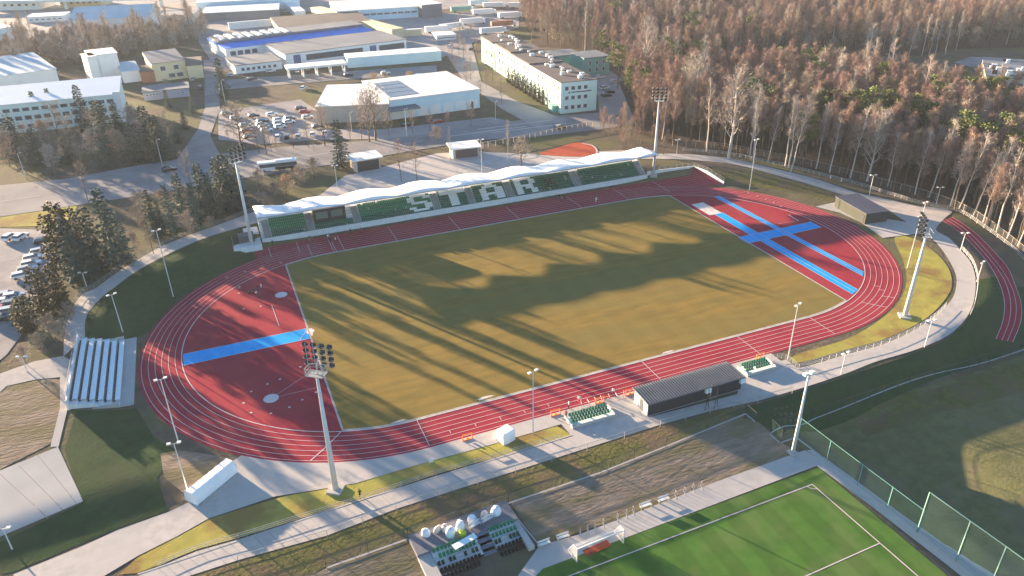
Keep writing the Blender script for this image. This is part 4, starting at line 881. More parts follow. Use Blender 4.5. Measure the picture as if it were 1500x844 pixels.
for a in ((16, 350, 60, 'white', 'white car, left of the two parked at the top edge of the left car park', gL), (32, 350, 60, 'white', 'white car, right of the two parked at the top edge of the left car park', gL), (65, 356, 5, 'black', 'dark car parked under the tall spruces on the left car park', gL),
          (50, 381, 10, 'white', 'white car, topmost of the slanting row on the left car park', gL), (47, 390, 10, 'white', 'white car, second of the slanting row on the left car park', gL), (42, 398, 10, 'silver', 'silver car, third of the slanting row on the left car park', gL), (34, 407, 10, 'white', 'white car, lowest of the slanting row on the left car park', gL),
          (13, 436, 0, 'silver', 'silver car at the left edge beside the brown cone trees', gL), (9, 446, 0, 'white', 'white car at the left edge above the red one', gL), (5, 457, 0, 'red', 'red car at the left edge of the photo', gL),
          (399, 170, 5, 'white', 'white car alone in the upper middle of the middle car park', gM), (441, 161, 0, 'black', 'black car beside the left gable of the retail shed, upper one', gM), (447, 166, 0, 'red', 'dark red car beside the left gable of the retail shed', gM), (451, 174, 5, 'white', 'white car beside the left gable of the retail shed, lower one', gM),
          (385, 180, 10, 'black', 'dark car, topmost of the left row in the middle car park', gM), (384, 185, 10, 'silver', 'silver car, second of the left row in the middle car park', gM), (388, 189, 10, 'grey', 'grey car, third of the left row in the middle car park', gM), (391, 193, 10, 'white', 'white car, lowest of the left row in the middle car park', gM),
          (409, 178, 10, 'white', 'white car, topmost of the right row in the middle car park', gM), (409, 183, 10, 'silver', 'silver car, middle of the right row in the middle car park', gM), (411, 188, 10, 'white', 'white car, lowest of the right row in the middle car park', gM),
          (407, 203, 80, 'white', 'white car, leftmost of the row facing the main road', gM), (421, 203, 80, 'black', 'black car, second of the row facing the main road', gM), (437, 202, 80, 'silver', 'silver car, third of the row facing the main road', gM), (458, 199, 80, 'white', 'white car, fourth of the row facing the main road', gM), (476, 197, 80, 'white', 'white car, rightmost of the row facing the main road', gM),
          (360, 186, 10, 'silver', 'silver car behind the bare trees, upper one', gM), (362, 194, 10, 'red', 'red car behind the bare trees, middle one', gM), (366, 203, 10, 'black', 'black car behind the bare trees, lower one', gM), (333, 169, 10, 'grey', 'grey car at the left edge of the middle car park', gM),
          (249, 251, 8, 'black', 'black car driving on the main road near the side road junction', gR), (821, 189, 8, 'black', 'black car driving on the main road below the mint building', gR), (397, 106, 5, 'white', 'white car left of the fuel station canopy', gR), (565, 109, 5, 'white', 'white car in front of the white container row', gR),
          (616, 113, 5, 'silver', 'silver car right of the hedge on the verge', gR), (445, 131, 60, 'white', 'white car on the service road below the fuel station', gR), (511, 112, 5, 'black', 'dark car at the right end of the fuel station canopy', gR), (596, 185, 10, 'black', 'dark car in front of the retail shed', gR), (879, 115, 0, 'white', 'white car at the foot of the small green annex', gR),
          (886, 131, 0, 'white', 'white car parked behind the mint building, upper of the yard group', gR), (893, 137, 0, 'black', 'black car parked behind the mint building, middle of the yard group', gR), (888, 142, 0, 'black', 'black car parked behind the mint building, lower of the yard group', gR), (283, 118, 80, 'silver', 'silver car beside the yellow house', gR), (294, 130, 80, 'black', 'black car on the side road below the yellow house', gR), (690, 74, 60, 'black', 'dark car on the pale road left of the mint building', gR), (435, 106, 90, 'white', 'white car under the left bay of the fuel station canopy', gR), (451, 105, 90, 'black', 'dark car under the middle bay of the fuel station canopy', gR), (483, 102, 90, 'black', 'dark car under the right bay of the fuel station canopy', gR)): put_car(*a)
A = T(379, 252); B = T(436, 246)
for a in ((22, 438, 0, 'white', 'white car between the silver car and the cone trees, left car park', gL), (20, 449, 0, 'grey', 'grey car right of the white one above the red car, left car park', gL), (17, 459, 0, 'silver', 'silver car right of the red car at the left edge', gL), (60, 372, 10, 'silver', 'silver car at the top of the slanting row near the spruces, left car park', gL), (4, 470, 0, 'black', 'black car lowest at the left edge of the photo', gL),
          (425, 176, 10, 'grey', 'grey car right of the right row in the middle car park', gM), (424, 181, 10, 'white', 'white car right of the right row, second from its top, middle car park', gM), (346, 175, 10, 'white', 'white car above the bare trees in the middle car park', gM), (372, 172, 10, 'black', 'black car left of the lone white one in the middle car park', gM), (466, 188, 5, 'black', 'black car beside the beige walled hall in the middle car park', gM),
          (340, 112, 5, 'silver', 'silver car below the white factory wing', gR), (370, 118, 5, 'black', 'black car on the service road below the factory wing', gR), (640, 180, 10, 'red', 'red car before the doors of the retail shed', gR), (900, 122, 0, 'silver', 'silver car at the forest side of the yard behind the mint building', gR), (660, 70, 40, 'white', 'white car on the pale yard left of the mint building', gR)): put_car(*a)
A = T(379, 252); B = T(436, 246)
bs = empty('city_bus', ((A[0]+B[0])/2, (A[1]+B[1])/2, h(*A)+.12), math.atan2(B[1]-A[1], B[0]-A[0]), 'white and dark city bus driving on the main road', 'bus'); L = math.hypot(B[0]-A[0], B[1]-A[1])/2
b = MB(); b.box(-L, L, -1.25, 1.25, .35, 1.35); b.box(-L, L, -1.25, 1.25, 2.45, 2.95); b.box(-.5, L-1.2, -.9, .9, 2.953, 3.25); b.box(-L, -L+.5, -1.25, 1.25, 1.35, 2.45); b.build('body', M['car_white'], bs)
b = MB(); b.box(-L+.5, L-.003, -1.22, 1.22, 1.352, 2.448); b.build('windows', M['glass'], bs)
b = MB(); b.box(-.8, L-.6, -1.3, -1.253, .4, 1.3); b.build('dark_side', M['car_black'], bs)
for x in (-L+1.8, 0.5, L-1.7):
    for s in (-1.1, 1.1): b = MB(); b.tube((x, s-.15, .48), (x, s+.17, .48), .48, n=10); b.build('wheel', M['rubber'], bs)
for s in (-.9, .9): b = MB(); b.box(L+.003, L+.04, s-.15, s+.15, .7, .9); b.build('headlight', M['lens'], bs)
# ================================================================== BUILDINGS
def frame_of(a, b_):
    A = T(*a); B = T(*b_); L = math.hypot(B[0]-A[0], B[1]-A[1]); return A, L, math.atan2(B[1]-A[1], B[0]-A[0])
def house(name, label, a, b_, depth, top_py, wallm, roofm, wins=(), roof='flat', over=.35, catg='building', rise=0, windows_m='glass', parapet=True, dz=None, wall2=None):
    A, L, rz = frame_of(a, b_); z0 = h(*A); H = dz or max(2.5, zof(A[0], A[1], top_py)-z0)
    t = empty(name, (A[0], A[1], z0), rz, label, catg)
    b = MB(); b.box(0, L, 0, depth, -1, H); w = b.build('wall', M[wallm], t)
    b = MB()
    if roof == 'flat': b.box(-over, L+over, -over, depth+over, H+.002, H+.3)
    elif roof == 'mono': b.hexa([(-over, -over, H+.002), (L+over, -over, H+.002), (L+over, depth+over, H+.002), (-over, depth+over, H+.002)], [(-over, -over, H+.2), (L+over, -over, H+.2), (L+over, depth+over, H+.2+rise), (-over, depth+over, H+.2+rise)])
    else:
        b.hexa([(-over, -over, H+.002), (-over, depth+over, H+.002), (-over, depth/2, H+.01+rise)], [(L+over, -over, H+.002), (L+over, depth+over, H+.002), (L+over, depth/2, H+.01+rise)])
    rf = b.build('roof', M[roofm], t)
    for (face, u0, u1, n, z0w, z1w, ww) in wins:
        for i in range(n):
            u = u0+(u1-u0)*(i+.5)/n
            if face == 'f': fr = (u*L-ww/2, u*L+ww/2, -.06, -.003); gl_ = (fr[0]+.12, fr[1]-.12, -.09, -.062)
            elif face == 'l': fr = (-.06, -.003, u*depth-ww/2, u*depth+ww/2); gl_ = (-.09, -.062, fr[2]+.12, fr[3]-.12)
            else: fr = (L+.003, L+.06, u*depth-ww/2, u*depth+ww/2); gl_ = (L+.062, L+.09, fr[2]+.12, fr[3]-.12)
            b = MB(); b.box(*fr, z0w*H, z1w*H); f_ = b.build('window', M['wframe'], t)
            b = MB(); b.box(*gl_, z0w*H+.12, z1w*H-.12); b.build('pane', M[windows_m], f_)
    return t, L, H, rf
# mint school
t, L, H, rf = house('office_block', 'long mint three storey building with brown flat roof beside the forest', (821, 167), (874, 162), 12, 122, 'mint', 'roofdk', [], over=.1)
A1 = T(821, 167); A2 = T(706, 90); Ld = math.hypot(A1[0]-A2[0], A1[1]-A2[1])
for c in list(t.children): bpy.data.objects.remove(c)
# build along its own frame: x = front edge, y = along the long side
LD = min(Ld, 118)
t.rotation_euler = (0, 0, math.atan2(A2[1]-A1[1], A2[0]-A1[0])-math.pi/2)
b = MB(); b.box(0, L, 0, LD, -1, H); b.build('wall', M['mint'], t)
segs = [(0, .33, 0), (.33, .56, .35), (.56, .78, .8), (.82, 1, .4)]
for s0, s1, dz in segs: b = MB(); b.box(-.25, L+.25, s0*LD+.004, s1*LD-.004, H+.002, H+.25+dz); rf = b.build('roof', M['roofdk'], t)
b = MB(); b.box(-.3, -.004, .78*LD, .82*LD, 0, H+.2); b.build('stair_panel', M['mintd'], t)
for zz in (.12, .43, .74):
    for i in range(4):
        u = 1.8+i*(L-4.5)/4+.6; b = MB(); b.box(u-.85, u+.85, -.06, -.003, zz*H, zz*H+1.6); f_ = b.build('window', M['wframe'], t); b = MB(); b.box(u-.7, u+.7, -.09, -.062, zz*H+.12, zz*H+1.48); b.build('pane', M['glass'], f_)
for zz in (.12, .43, .74):
    for i in range(24):
        v = LD*(i+.6)/24.5
        if .77*LD < v < .83*LD: continue
        b = MB(); b.box(-.06, -.003, v-.9, v+.9, zz*H, zz*H+1.7); f_ = b.build('window', M['wframe'], t); b = MB(); b.box(-.09, -.062, v-.75, v+.75, zz*H+.12, zz*H+1.55); b.build('pane', M['glass'], f_)
b = MB(); b.box(3.2, 3.8, -.08, -.003, .64*H, .7*H); b.build('wall_emblem', M['car_blue'], t); b = MB(); b.box(4.3, L-2.2, -.08, -.003, .655*H, .69*H); b.build('sign_strip', M['grey2'], t)
b = MB(); b.box(-2.4, -.003, 2.5, 6.5, 0, 2.6); b.build('entrance_porch', M['mintd'], t)
rr = random.Random(5)
for i in range(26):
    v = LD*(.04+.94*i/26); u = L*rr.uniform(.35, .85); s = rr.uniform(.6, 1.1); dz = [d for a, b2, d in segs if a <= v/LD <= b2+.05][0]
    b = MB(); b.box(u-s, u+s*.7, v-s*.5, v+s*.5, H+.25+dz, H+.9+dz+rr.random()*.6); b.build('roof_vent', M['white'], t)
for k in range(9):
    pass
house('annex', 'small green two storey annex with white roof trim behind the mint building', (855, 112), (892, 108), 14, 86, 'mintd', 'roofg', [('f', .1, .9, 3, .6, .85, 1.3), ('f', .1, .9, 3, .2, .45, 1.3)])
house('link_wing', 'low dark roofed wing between the mint building and the annex', (800, 96), (850, 92), 14, 84, 'mintd', 'roofg')
# retail shed
t, L, H, rf = house('retail_shed', 'wide pale blue retail shed with white roof and large white doors', (572, 176), (703, 158), 36, 148, 'paleblue', 'roofw', [], over=.3)
for i in range(7):
    b = MB(); u = L*(.02+i*.14); b.box(u, u+L*.115, -.08, -.003, .15, .52*H); b.build('loading_door', M['white'], t)
b = MB(); b.box(L*.9, L*.925, -.12, -.085, .15, .4*H); b.build('door', M['dark'], t)
b = MB()
for i in range(4): b.hexa([(L*.05+i*.2, 4+i*6.5, H+.35), (L*.36, 4+i*6.5, H+.35), (L*.36, 9.5+i*6.5, H+.35), (L*.05+i*.2, 9.5+i*6.5, H+.35)], [(L*.05+i*.2, 4+i*6.5, H+.4), (L*.36, 4+i*6.5, H+.4), (L*.36, 9.5+i*6.5, H+.4), (L*.05+i*.2, 9.5+i*6.5, H+.4)])
b.build('solar_array', M['solar'], t)
b = MB(); b.box(-1.5, L*.28, -6, -.003, .62*H, .68*H); b.build('canopy', M['roofg'], t)
house('shop_hall', 'beige walled hall with white roof joined to the left of the retail shed', (466, 181), (571, 177), 34, 157, 'beige', 'roofw', [], over=.3)
house('container_row', 'long white and pale blue shed without windows behind the verge', (510, 100), (647, 89), 12, 86, 'paleblue', 'white', [], over=.1)
t, L, H, rf = house('assembly_hall', 'long grey roofed factory hall with a white windowed front', (420, 97), (596, 74), 34, 80, 'white', 'roofg', [('f', .16, .62, 20, .25, .8, 1.9), ('f', .76, .98, 9, .25, .8, 1.9)], over=.3)
for u in (.06, .68): b = MB(); b.box(u*L, u*L+L*.055, -.08, -.003, 0, .85*H); b.build('hall_door', M['car_blue'], t)
t, L, H, rf = house('blue_roofed_factory', 'long factory with bright blue sheet roof and white skylights behind the grey hall', (333, 88), (548, 60), 30, 72, 'white', 'bluep', [('f', .02, .2, 4, .3, .75, 3)], roof='mono', rise=1.6)
b = MB(); b.box(0, L, 12, 29, H+1.2, H+2.4); b.build('grey_upper_roof', M['roofg'], t)
for i in range(8): b = MB(); b.hexa([(L*(.03+i*.06), 14, H+2.41), (L*(.06+i*.06), 14, H+2.41), (L*(.06+i*.06), 27, H+2.41), (L*(.03+i*.06), 27, H+2.41)], [(L*(.03+i*.06), 14, H+2.8), (L*(.06+i*.06), 14, H+2.8), (L*(.06+i*.06), 27, H+3.2), (L*(.03+i*.06), 27, H+3.2)]); b.build('skylight', M['white'], t)
house('factory_wing', 'low white wing with grey roof at the left end of the grey hall', (346, 109), (414, 101), 24, 97, 'white', 'roofg', [('f', .1, .9, 7, .3, .7, 1.6)])
# fuel station
A, L, rz = frame_of((426, 117), (507, 109)); t = empty('fuel_station', (A[0], A[1], h(*A)+.1), rz, 'white fuel station canopy on posts with bays below', 'canopy')
b = MB(); b.box(-1, L+1, 0, 9, 4.2, 5.1); b.build('canopy_roof', M['white'], t)
for i in range(5):
    for v in (1.5, 7.5): b = MB(); b.box(i*L/4-.25, i*L/4+.25, v-.25, v+.25, 0, 4.198); b.build('post', M['white'], t)
    b = MB(); b.box(i*L/4-.6, i*L/4+.6, 3.5, 4.5, 0, 1.7); b.build('fuel_pump', M['cwall'], t)
# far industrial
house('brown_roofed_hall', 'hall with wide brown roof and cream gable behind the blue factory', (412, 55), (545, 44), 40, 42, 'cream', 'roofdk', roof='mono', rise=1)
house('white_warehouse', 'white warehouse with row of dark windows near the top edge of the photo', (495, 33), (618, 25), 38, 17, 'paleblue', 'white', [('f', .3, .95, 8, .45, .65, 4)], roof='mono', rise=1.5)
house('open_shed', 'dark open shed joined to the right end of the white warehouse', (619, 27), (648, 24), 30, 8, 'roofg', 'roofw')
A = T(587, 52); B = T(515, 32)
house('cream_long_shed', 'narrow long cream shed slanting between the halls', (587, 54), (618, 52), 2, 46, 'cream', 'roofw', dz=3.5)
t, L, H, rf = house('slanting_shed', 'long cream roofed shed running diagonally behind the grey hall', (575, 57), (592, 55), 118, 47, 'cream', 'cream', dz=5)
t.rotation_euler = (0, 0, math.atan2(B[1]-A[1], B[0]-A[0])-math.pi/2)
house('storage_hall', 'low long hall with pale blue roof at the far upper left', (298, 32), (410, 26), 40, 20, 'roofg', 'roofb')
house('storage_hall', 'pale blue roofed hall right beside the far overpass', (290, 20), (440, 12), 60, 12, 'paleblue', 'roofb', dz=7)
house('yard_wall', 'low white boundary wall in front of the far storage halls', (336, 44), (425, 36), 1, 38, 'white', 'white', dz=4)
house('white_depot', 'white depot with pale roof behind the bare bushes, upper left', (106, 52), (222, 46), 42, 30, 'white', 'roofb', roof='gable', rise=5)
house('green_roof_hall', 'hall with pale green roof at the left edge of the photo', (-20, 62), (27, 55), 45, 46, 'paleblue', 'roofb')
# office at left
t, L, H, rf = house('pale_office', 'long pale three storey office with bright white roof behind the conifers', (-20, 200), (184, 178), 22, 158, 'whiteg', 'roofw2', [('f', .02, .96, 14, .72, .86, 2.4), ('f', .02, .96, 14, .42, .58, 2.4), ('f', .02, .96, 14, .12, .28, 2.4)], roof='mono', rise=2.2)
b = MB(); b.box(L-2, L+.4, -.5, -.003, 0, H+1); b.build('corner_pillar', M['white'], t)
house('rear_hall', 'wide low hall with pale blue roof behind the long pale office', (-30, 140), (88, 122), 40, 118, 'white', 'roofb', roof='mono', rise=2)
house('white_tower_block', 'white cubic block joined behind the right end of the pale office', (140, 118), (180, 113), 16, 100, 'white', 'roofb', dz=11)
house('white_tower_block', 'small bright white stair block left of the white cubic block', (137, 120), (150, 118), 10, 98, 'white', 'white', dz=11)
house('white_link_hall', 'flat white link hall between the white block and the yellow house', (182, 122), (208, 119), 24, 106, 'white', 'roofb')
t, L, H, rf = house('yellow_house', 'yellow house with wide dark roof at the end of the side road', (228, 120), (276, 114), 24, 94, 'cream', 'roofg', [('f', .1, .9, 2, .55, .82, 2.4), ('f', .4, .9, 2, .12, .38, 3)], roof='mono', rise=1.5)
house('beige_garage', 'beige garage block with open top joined right of the yellow house', (277, 116), (299, 114), 20, 100, 'cream', 'roofdk', dz=6)
house('brick_annex', 'low terracotta and brown annex left of the yellow house', (209, 122), (229, 120), 14, 106, 'terra', 'roofdk')
house('low_workshop', 'low lilac grey workshop with dark roof below the yellow house', (212, 148), (279, 141), 12, 136, 'lilac', 'roofg', [('f', .05, .4, 5, .55, .75, 1.2), ('f', .7, .9, 2, .45, .65, 1.2)])
for (a, b2, d, tp, wm, rm_, lab) in (((-10, 16), (60, 14), 26, 2, 'white', 'roofb', 'white hall beyond the overpass at the top left corner'), ((90, 12), (150, 10), 24, -2, 'cream', 'roofw', 'cream hall beyond the overpass left of the top centre'), ((170, 30), (215, 28), 16, 22, 'beige', 'roofw', 'beige shed between the white depot and the overpass'), ((232, 32), (284, 30), 20, 24, 'white', 'roofg', 'white shed with grey roof right of the white depot'), ((40, 34), (96, 31), 18, 26, 'cwall', 'roofb', 'low grey shed left of the white depot'), ((640, 60), (668, 58), 12, 53, 'white', 'roofw', 'small white shed between the factory and the leafless trees')):
    house('far_shed', lab, a, b2, d, tp, wm, rm_, [('f', .05, .95, 6, .4, .65, 2.4)])
# kiosks
for a, b2, tp, lab in (((521, 253), (558, 247), 236, 'white flat roofed kiosk with dark opening beside the tall spruce behind the stand'), ((664, 233), (702, 229), 219, 'white flat roofed kiosk with brown front near the pink birch')):
    t, L, H, rf = house('kiosk', lab, a, b2, 6, tp, 'beige', 'white', [], over=.8)
    b = MB(); b.box(L*.1, L*.95, -.05, -.003, .1, .88*H); b.build('front_panel', M['dark' if a[0] < 600 else 'roofdk'], t)  # first kiosk's dark panel paints the shade inside its opening
t, L, H, rf = house('flat_block', 'yellowish block with cluttered flat roof among the trees at the right edge', (1440, 136), (1560, 146), 40, 112, 'creamb', 'roofg', [('f', .05, .9, 8, .4, .75, 2)], over=.6)
rr = random.Random(9)
for i in range(22): b = MB(); u, v, s = rr.uniform(2, L-2), rr.uniform(2, 36), rr.uniform(.5, 1.3); b.box(u-s, u+s, v-s, v+s, H+.31, H+1+rr.random()); b.build('roof_vent', M['dark' if i % 2 else 'white'], t)
# overpass far away
t = empty('road_overpass', T(0, 18)+(0,), 0, 'long pale elevated roadway along the top left edge of the photo', 'bridge'); o = Vector(t.location)
b = MB(); P = cat([T(-80, 19), T(0, 17), T(200, 13), T(330, 9), T(450, 6)], 4)
for p, q_ in zip(P, P[1:]):
    p = Vector((p[0]-o.x, p[1]-o.y)); q_ = Vector((q_[0]-o.x, q_[1]-o.y)); n = Vector((-(q_-p).y, (q_-p).x)).normalized()*14
    b.hexa([(p.x, p.y, 8), (q_.x, q_.y, 8), (q_.x+n.x, q_.y+n.y, 8), (p.x+n.x, p.y+n.y, 8)], [(p.x, p.y, 9.6), (q_.x, q_.y, 9.6), (q_.x+n.x, q_.y+n.y, 9.6), (p.x+n.x, p.y+n.y, 9.6)])
b.build('deck', M['roofb'], t)
for p in P[::3]: b = MB(); b.box(p[0]-o.x-1.2, p[0]-o.x+1.2, p[1]-o.y+5, p[1]-o.y+8, -1, 7.99); b.build('pier', M['cwall'], t)
t = empty('access_ramp', T(448, 22)+(0,), 0, 'white sided ramp curving down at the far top of the photo', 'ramp'); o = Vector(t.location)
b = MB(); P = cat([T(448, 24), T(438, 16), T(424, 6), T(415, 0)], 4)
for p, q_ in zip(P, P[1:]):
    p = Vector((p[0]-o.x, p[1]-o.y)); q_ = Vector((q_[0]-o.x, q_[1]-o.y)); n = Vector((-(q_-p).y, (q_-p).x)).normalized()*7
    b.hexa([(p.x, p.y, -1), (q_.x, q_.y, -1), (q_.x+n.x, q_.y+n.y, -1), (p.x+n.x, p.y+n.y, -1)], [(p.x, p.y, 6), (q_.x, q_.y, 6), (q_.x+n.x, q_.y+n.y, 6), (p.x+n.x, p.y+n.y, 6)])
b.build('deck', M['white'], t)
# trucks and sheds in the far yard
tr0 = None
for k, (px, py, c) in enumerate(((675, 18, 'mintd'), (707, 22, 'white'), (722, 12, 'white'), (745, 27, 'white'), (690, 36, 'cwall'), (735, 40, 'terra'), (660, 44, 'cwall'), (760, 12, 'white'), (700, 8, 'paleblue'), (640, 48, 'white'), (720, 50, 'cwall'))):
    x, y = T(px, py); lab = ['dark green', 'white', 'white', 'white', 'grey', 'brown', 'grey', 'white', 'pale blue', 'white', 'grey'][k]+' trailer in the far yard '+['topmost left', 'in the middle of the group', 'near the top edge', 'right of the others by the trees', 'behind the leafless trees', 'lowest by the forest edge', 'beside the slanting shed', 'at the far right by the forest', 'at the very top edge', 'left near the factory', 'closest to the mint building'][k]
    if tr0 is None:
        tr0 = empty('parked_trailer', (x, y, h(x, y)), -.1, lab, 'trailer', 'trailers parked in the far yard'); b = MB(); b.box(-7, 7, -1.4, 1.4, 1, 3.9); b.build('cargo_box', M[c], tr0); b = MB(); b.box(7.3, 9.2, -1.2, 1.2, .5, 3.2); b.build('cab', M['car_white'], tr0)
        b = MB()
        for u in (-5, -4, 8): b.tube((u, -1.25, .5), (u, 1.25, .5), .5, n=8)
        b.build('wheels', M['rubber'], tr0)
    else: dup(tr0, None, (x, y, h(x, y)), random.uniform(-.4, .3), label=lab, mats={'cargo_box': M[c]})
#@@PART4
# ================================================================== TREES
def poly_tube(b, pts, r0_, r1_, n=5):
    for i in range(len(pts)-1):
        a = r0_+(r1_-r0_)*i/(len(pts)-1); c = r0_+(r1_-r0_)*(i+1)/(len(pts)-1); b.tube(pts[i], pts[i+1], a, c, n)
def mk_bare(H, spread, seed, t0=.3, nl=10, ntw=900, tw=(.05, .9), trunk='bark', twig='twigp', up=.7, lean=0., parts=True, col=None, rtr=None):
    rr = random.Random(seed); tb, cb_ = MB(), MB(); rt = rtr or H*.013
    P = []; x = y = 0
    for i in range(7):
        P.append(Vector((x, y, H*.97*i/6))); x += rr.uniform(-.03, .03)*H*.5+lean*H/6; y += rr.uniform(-.03, .03)*H*.5
    poly_tube(tb, P, rt, rt*.2, 6)
    tips = []
    for i in range(nl):
        t = t0+(.95-t0)*((i+.5)/nl); k = t*6; j = min(5, int(k)); p = P[j].lerp(P[j+1], k-j); a = i*2.4+rr.uniform(-.4, .4)
        Ln = spread*(1.08-t*.85)*rr.uniform(.8, 1.15)*(.65 if t < t0+.1 else 1); d = Vector((math.cos(a), math.sin(a), up*rr.uniform(.8, 1.3))).normalized(); q = [p]
        for s in range(3): d = (d+Vector((rr.uniform(-.2, .2), rr.uniform(-.2, .2), .18))).normalized(); q.append(q[-1]+d*Ln/3)
        poly_tube(tb, q, rt*.42*(1.1-t*.6), rt*.1, 4); tips.append((q[1], Ln*.5)); tips.append((q[2], Ln*.45)); tips.append((q[3], Ln*.35))
        for s in range(3):
            a2 = rr.uniform(0, 6.28); d2 = (d+Vector((math.cos(a2), math.sin(a2), .3))*.9).normalized(); m = q[1+s % 3]; e = m+d2*Ln*.45; cb_.tube(m, e, rt*.14, rt*.05, 3); tips.append((m.lerp(e, .6), Ln*.3)); tips.append((e, Ln*.25))
    tips.append((P[6], spread*.3))
    for i in range(ntw):
        c, sp = tips[rr.randrange(len(tips))]; p = c+Vector((rr.gauss(0, .45), rr.gauss(0, .45), rr.gauss(.15, .4)))*sp
        d = (Vector((p.x, p.y, 0))*.12+Vector((rr.uniform(-1, 1), rr.uniform(-1, 1), rr.uniform(-.1, 1.3)))).normalized(); l = tw[1]*rr.uniform(.6, 1.4); s = d.cross(Vector((rr.uniform(-1, 1), rr.uniform(-1, 1), rr.uniform(-1, 1)))).normalized()*tw[0]*rr.uniform(.7, 1.3)
        cb_.quad(p-s, p+s, p+d*l)
    return tb, cb_, trunk, twig
def mk_spruce(H, Rd, seed, n=2600, leafm='spruce', shape=.85, base=.05):
    rr = random.Random(seed); tb, cb_ = MB(), MB(); tb.tube((0, 0, 0), (0, 0, H*.97), H*.014, .03, 6)
    nb = 95 if leafm == 'spruce' else 70; bl_ = rr.uniform(0, 6.28); per = n//nb
    for k in range(nb):
        t = (k/nb)**1.25*.97; z = H*(base+(1-base)*t); a = k*2.4+rr.uniform(-.35, .35)
        Lb = (Rd*(1-t)**shape*min(1, .6+t*5)*rr.uniform(.55, 1.18)*(1+.15*math.cos(a-bl_))+.25)*(1.25 if rr.random() < .08 else 1)
        dr = -rr.uniform(.12, .34) if leafm == 'spruce' else rr.uniform(.3, .7); ca, sa = math.cos(a), math.sin(a)
        for i in range(per):
            u = rr.random()**.6; r_ = Lb*u; sp = (.1+.22*Lb*(1-abs(u-.45)))*rr.gauss(0, .55); zz = z+dr*Lb*u+(.12*Lb*u*u if dr < 0 else 0)+rr.gauss(0, .1)-abs(rr.gauss(0, .14))
            p = Vector((ca*r_-sa*sp, sa*r_+ca*sp, zz)); l = rr.uniform(.3, .62); w = rr.uniform(.07, .16)
            d = Vector((ca+rr.uniform(-.7, .7), sa+rr.uniform(-.7, .7), rr.uniform(-.7, .25))).normalized(); s = d.cross(Vector((rr.uniform(-1, 1), rr.uniform(-1, 1), 1))).normalized()*w; m = p+d*l*.5
            cb_.quad(p, m-s, p+d*l, m+s)
    for i in range(260):
        t = rr.random(); z = H*(base+.92*t); a = rr.uniform(0, 6.28); r_ = Rd*.45*(1-t); s = .5*(1-t)+.1; cb_.quad((r_*math.cos(a), r_*math.sin(a), z), (r_*math.cos(a+.5), r_*math.sin(a+.5), z-s), (r_*.6*math.cos(a+.2), r_*.6*math.sin(a+.2), z+s))
    return tb, cb_, 'bark', leafm
def mk_pine(H, Rd, seed, n=2300):
    rr = random.Random(seed); tb, cb_ = MB(), MB(); P = [Vector((rr.uniform(-.2, .2)*i*.3, rr.uniform(-.2, .2)*i*.3, H*.95*i/5)) for i in range(6)]; poly_tube(tb, P, H*.012, H*.004, 6)
    cl = []
    for i in range(20):
        t = rr.uniform(.52, .98); a = i*2.4; r_ = Rd*(1.15-abs(t-.72)*2.2)*rr.uniform(.35, 1); c = Vector((r_*math.cos(a), r_*math.sin(a), H*t)); cl.append((c, rr.uniform(.8, 1.5))); tb.tube((0, 0, H*t-.8), c, .07, .03, 3)
    for i in range(n):
        c, s = cl[rr.randrange(20)]; p = c+Vector((rr.gauss(0, .5), rr.gauss(0, .5), rr.gauss(0, .28)))*s; d = Vector((rr.uniform(-1, 1), rr.uniform(-1, 1), rr.uniform(-.3, 1))).normalized(); e = d.cross(Vector((rr.uniform(-1, 1), rr.uniform(-1, 1), rr.uniform(-1, 1)))).normalized()*.16
        cb_.quad(p-e, p+e, p+d*.5+e*.5, p+d*.5-e*.5)
    return tb, cb_, 'bark', 'pine'
def tree(spec, name, loc, label, group, s=1, rz=0, catg='tree'):
    tb, cb_, tm_, cm_ = spec; t = empty(name, loc, rz, label, catg, group); t.scale = (s,)*3 if not isinstance(s, tuple) else s
    tb.build('trunk', M[tm_], t); cb_.build('crown', M[cm_], t); return t
PROTO = {}
def plant(key, px, py, ty, label, group, name, wide=1., world=None, H=None):
    spec, H0 = SPECS[key]; x, y = world or T(px, py); z = h(x, y); HH = H or max(2, zof(x, y, ty)-z); s = HH/H0
    sc3 = (s*wide, s*wide, s); rz = random.uniform(0, 6.28)
    if key not in PROTO: PROTO[key] = tree(spec, name, (x, y, z-.1), label, group, sc3, rz); return PROTO[key]
    c = dup(PROTO[key], None, (x, y, z-.1), rz, sc3, label, group); c.name = name; return c
SPECS = {}
for i in range(3): SPECS['spruce%d' % i] = (mk_spruce(17, 3.4, 10+i, 4200), 17)
for i in range(2): SPECS['thuja%d' % i] = (mk_spruce(9, 2.3, 20+i, 3000, 'thuja', .45, .0), 9)
for i in range(4): SPECS['bare%d' % i] = (mk_bare(14, 5.2, 30+i, .25, 12, 700, (.035, .9), 'bark', ['twigp', 'twigt', 'twigt', 'twigp'][i]), 14)
for i in range(4): SPECS['wood%d' % i] = (mk_bare(19, 4.3, 40+i, .36, 14, 1150, (.038, 1.35), 'bark', ['twigp', 'twigp', 'twigt', 'twigp'][i], up=1.15), 19)
for i in range(4): SPECS['birch%d' % i] = (mk_bare(23, 4.6, 50+i, .35, 13, 750, (.03, 1.1), 'birch', 'twigw', up=1.1, lean=.03*(i-1.5), rtr=.24), 23)
for i in range(2): SPECS['big%d' % i] = (mk_bare(14, 7.5, 95+i, .2, 18, 1300, (.045, 1.0), 'bark', 'twigt', up=.75, rtr=.3), 14)
for i in range(2): SPECS['pale%d' % i] = (mk_bare(20, 8, 60+i, .22, 18, 1500, (.035, 1.2), 'birch', 'twigw', up=.9, rtr=.35), 20)
for i in range(3): SPECS['pine%d' % i] = (mk_pine(19, 3.6, 70+i), 19)
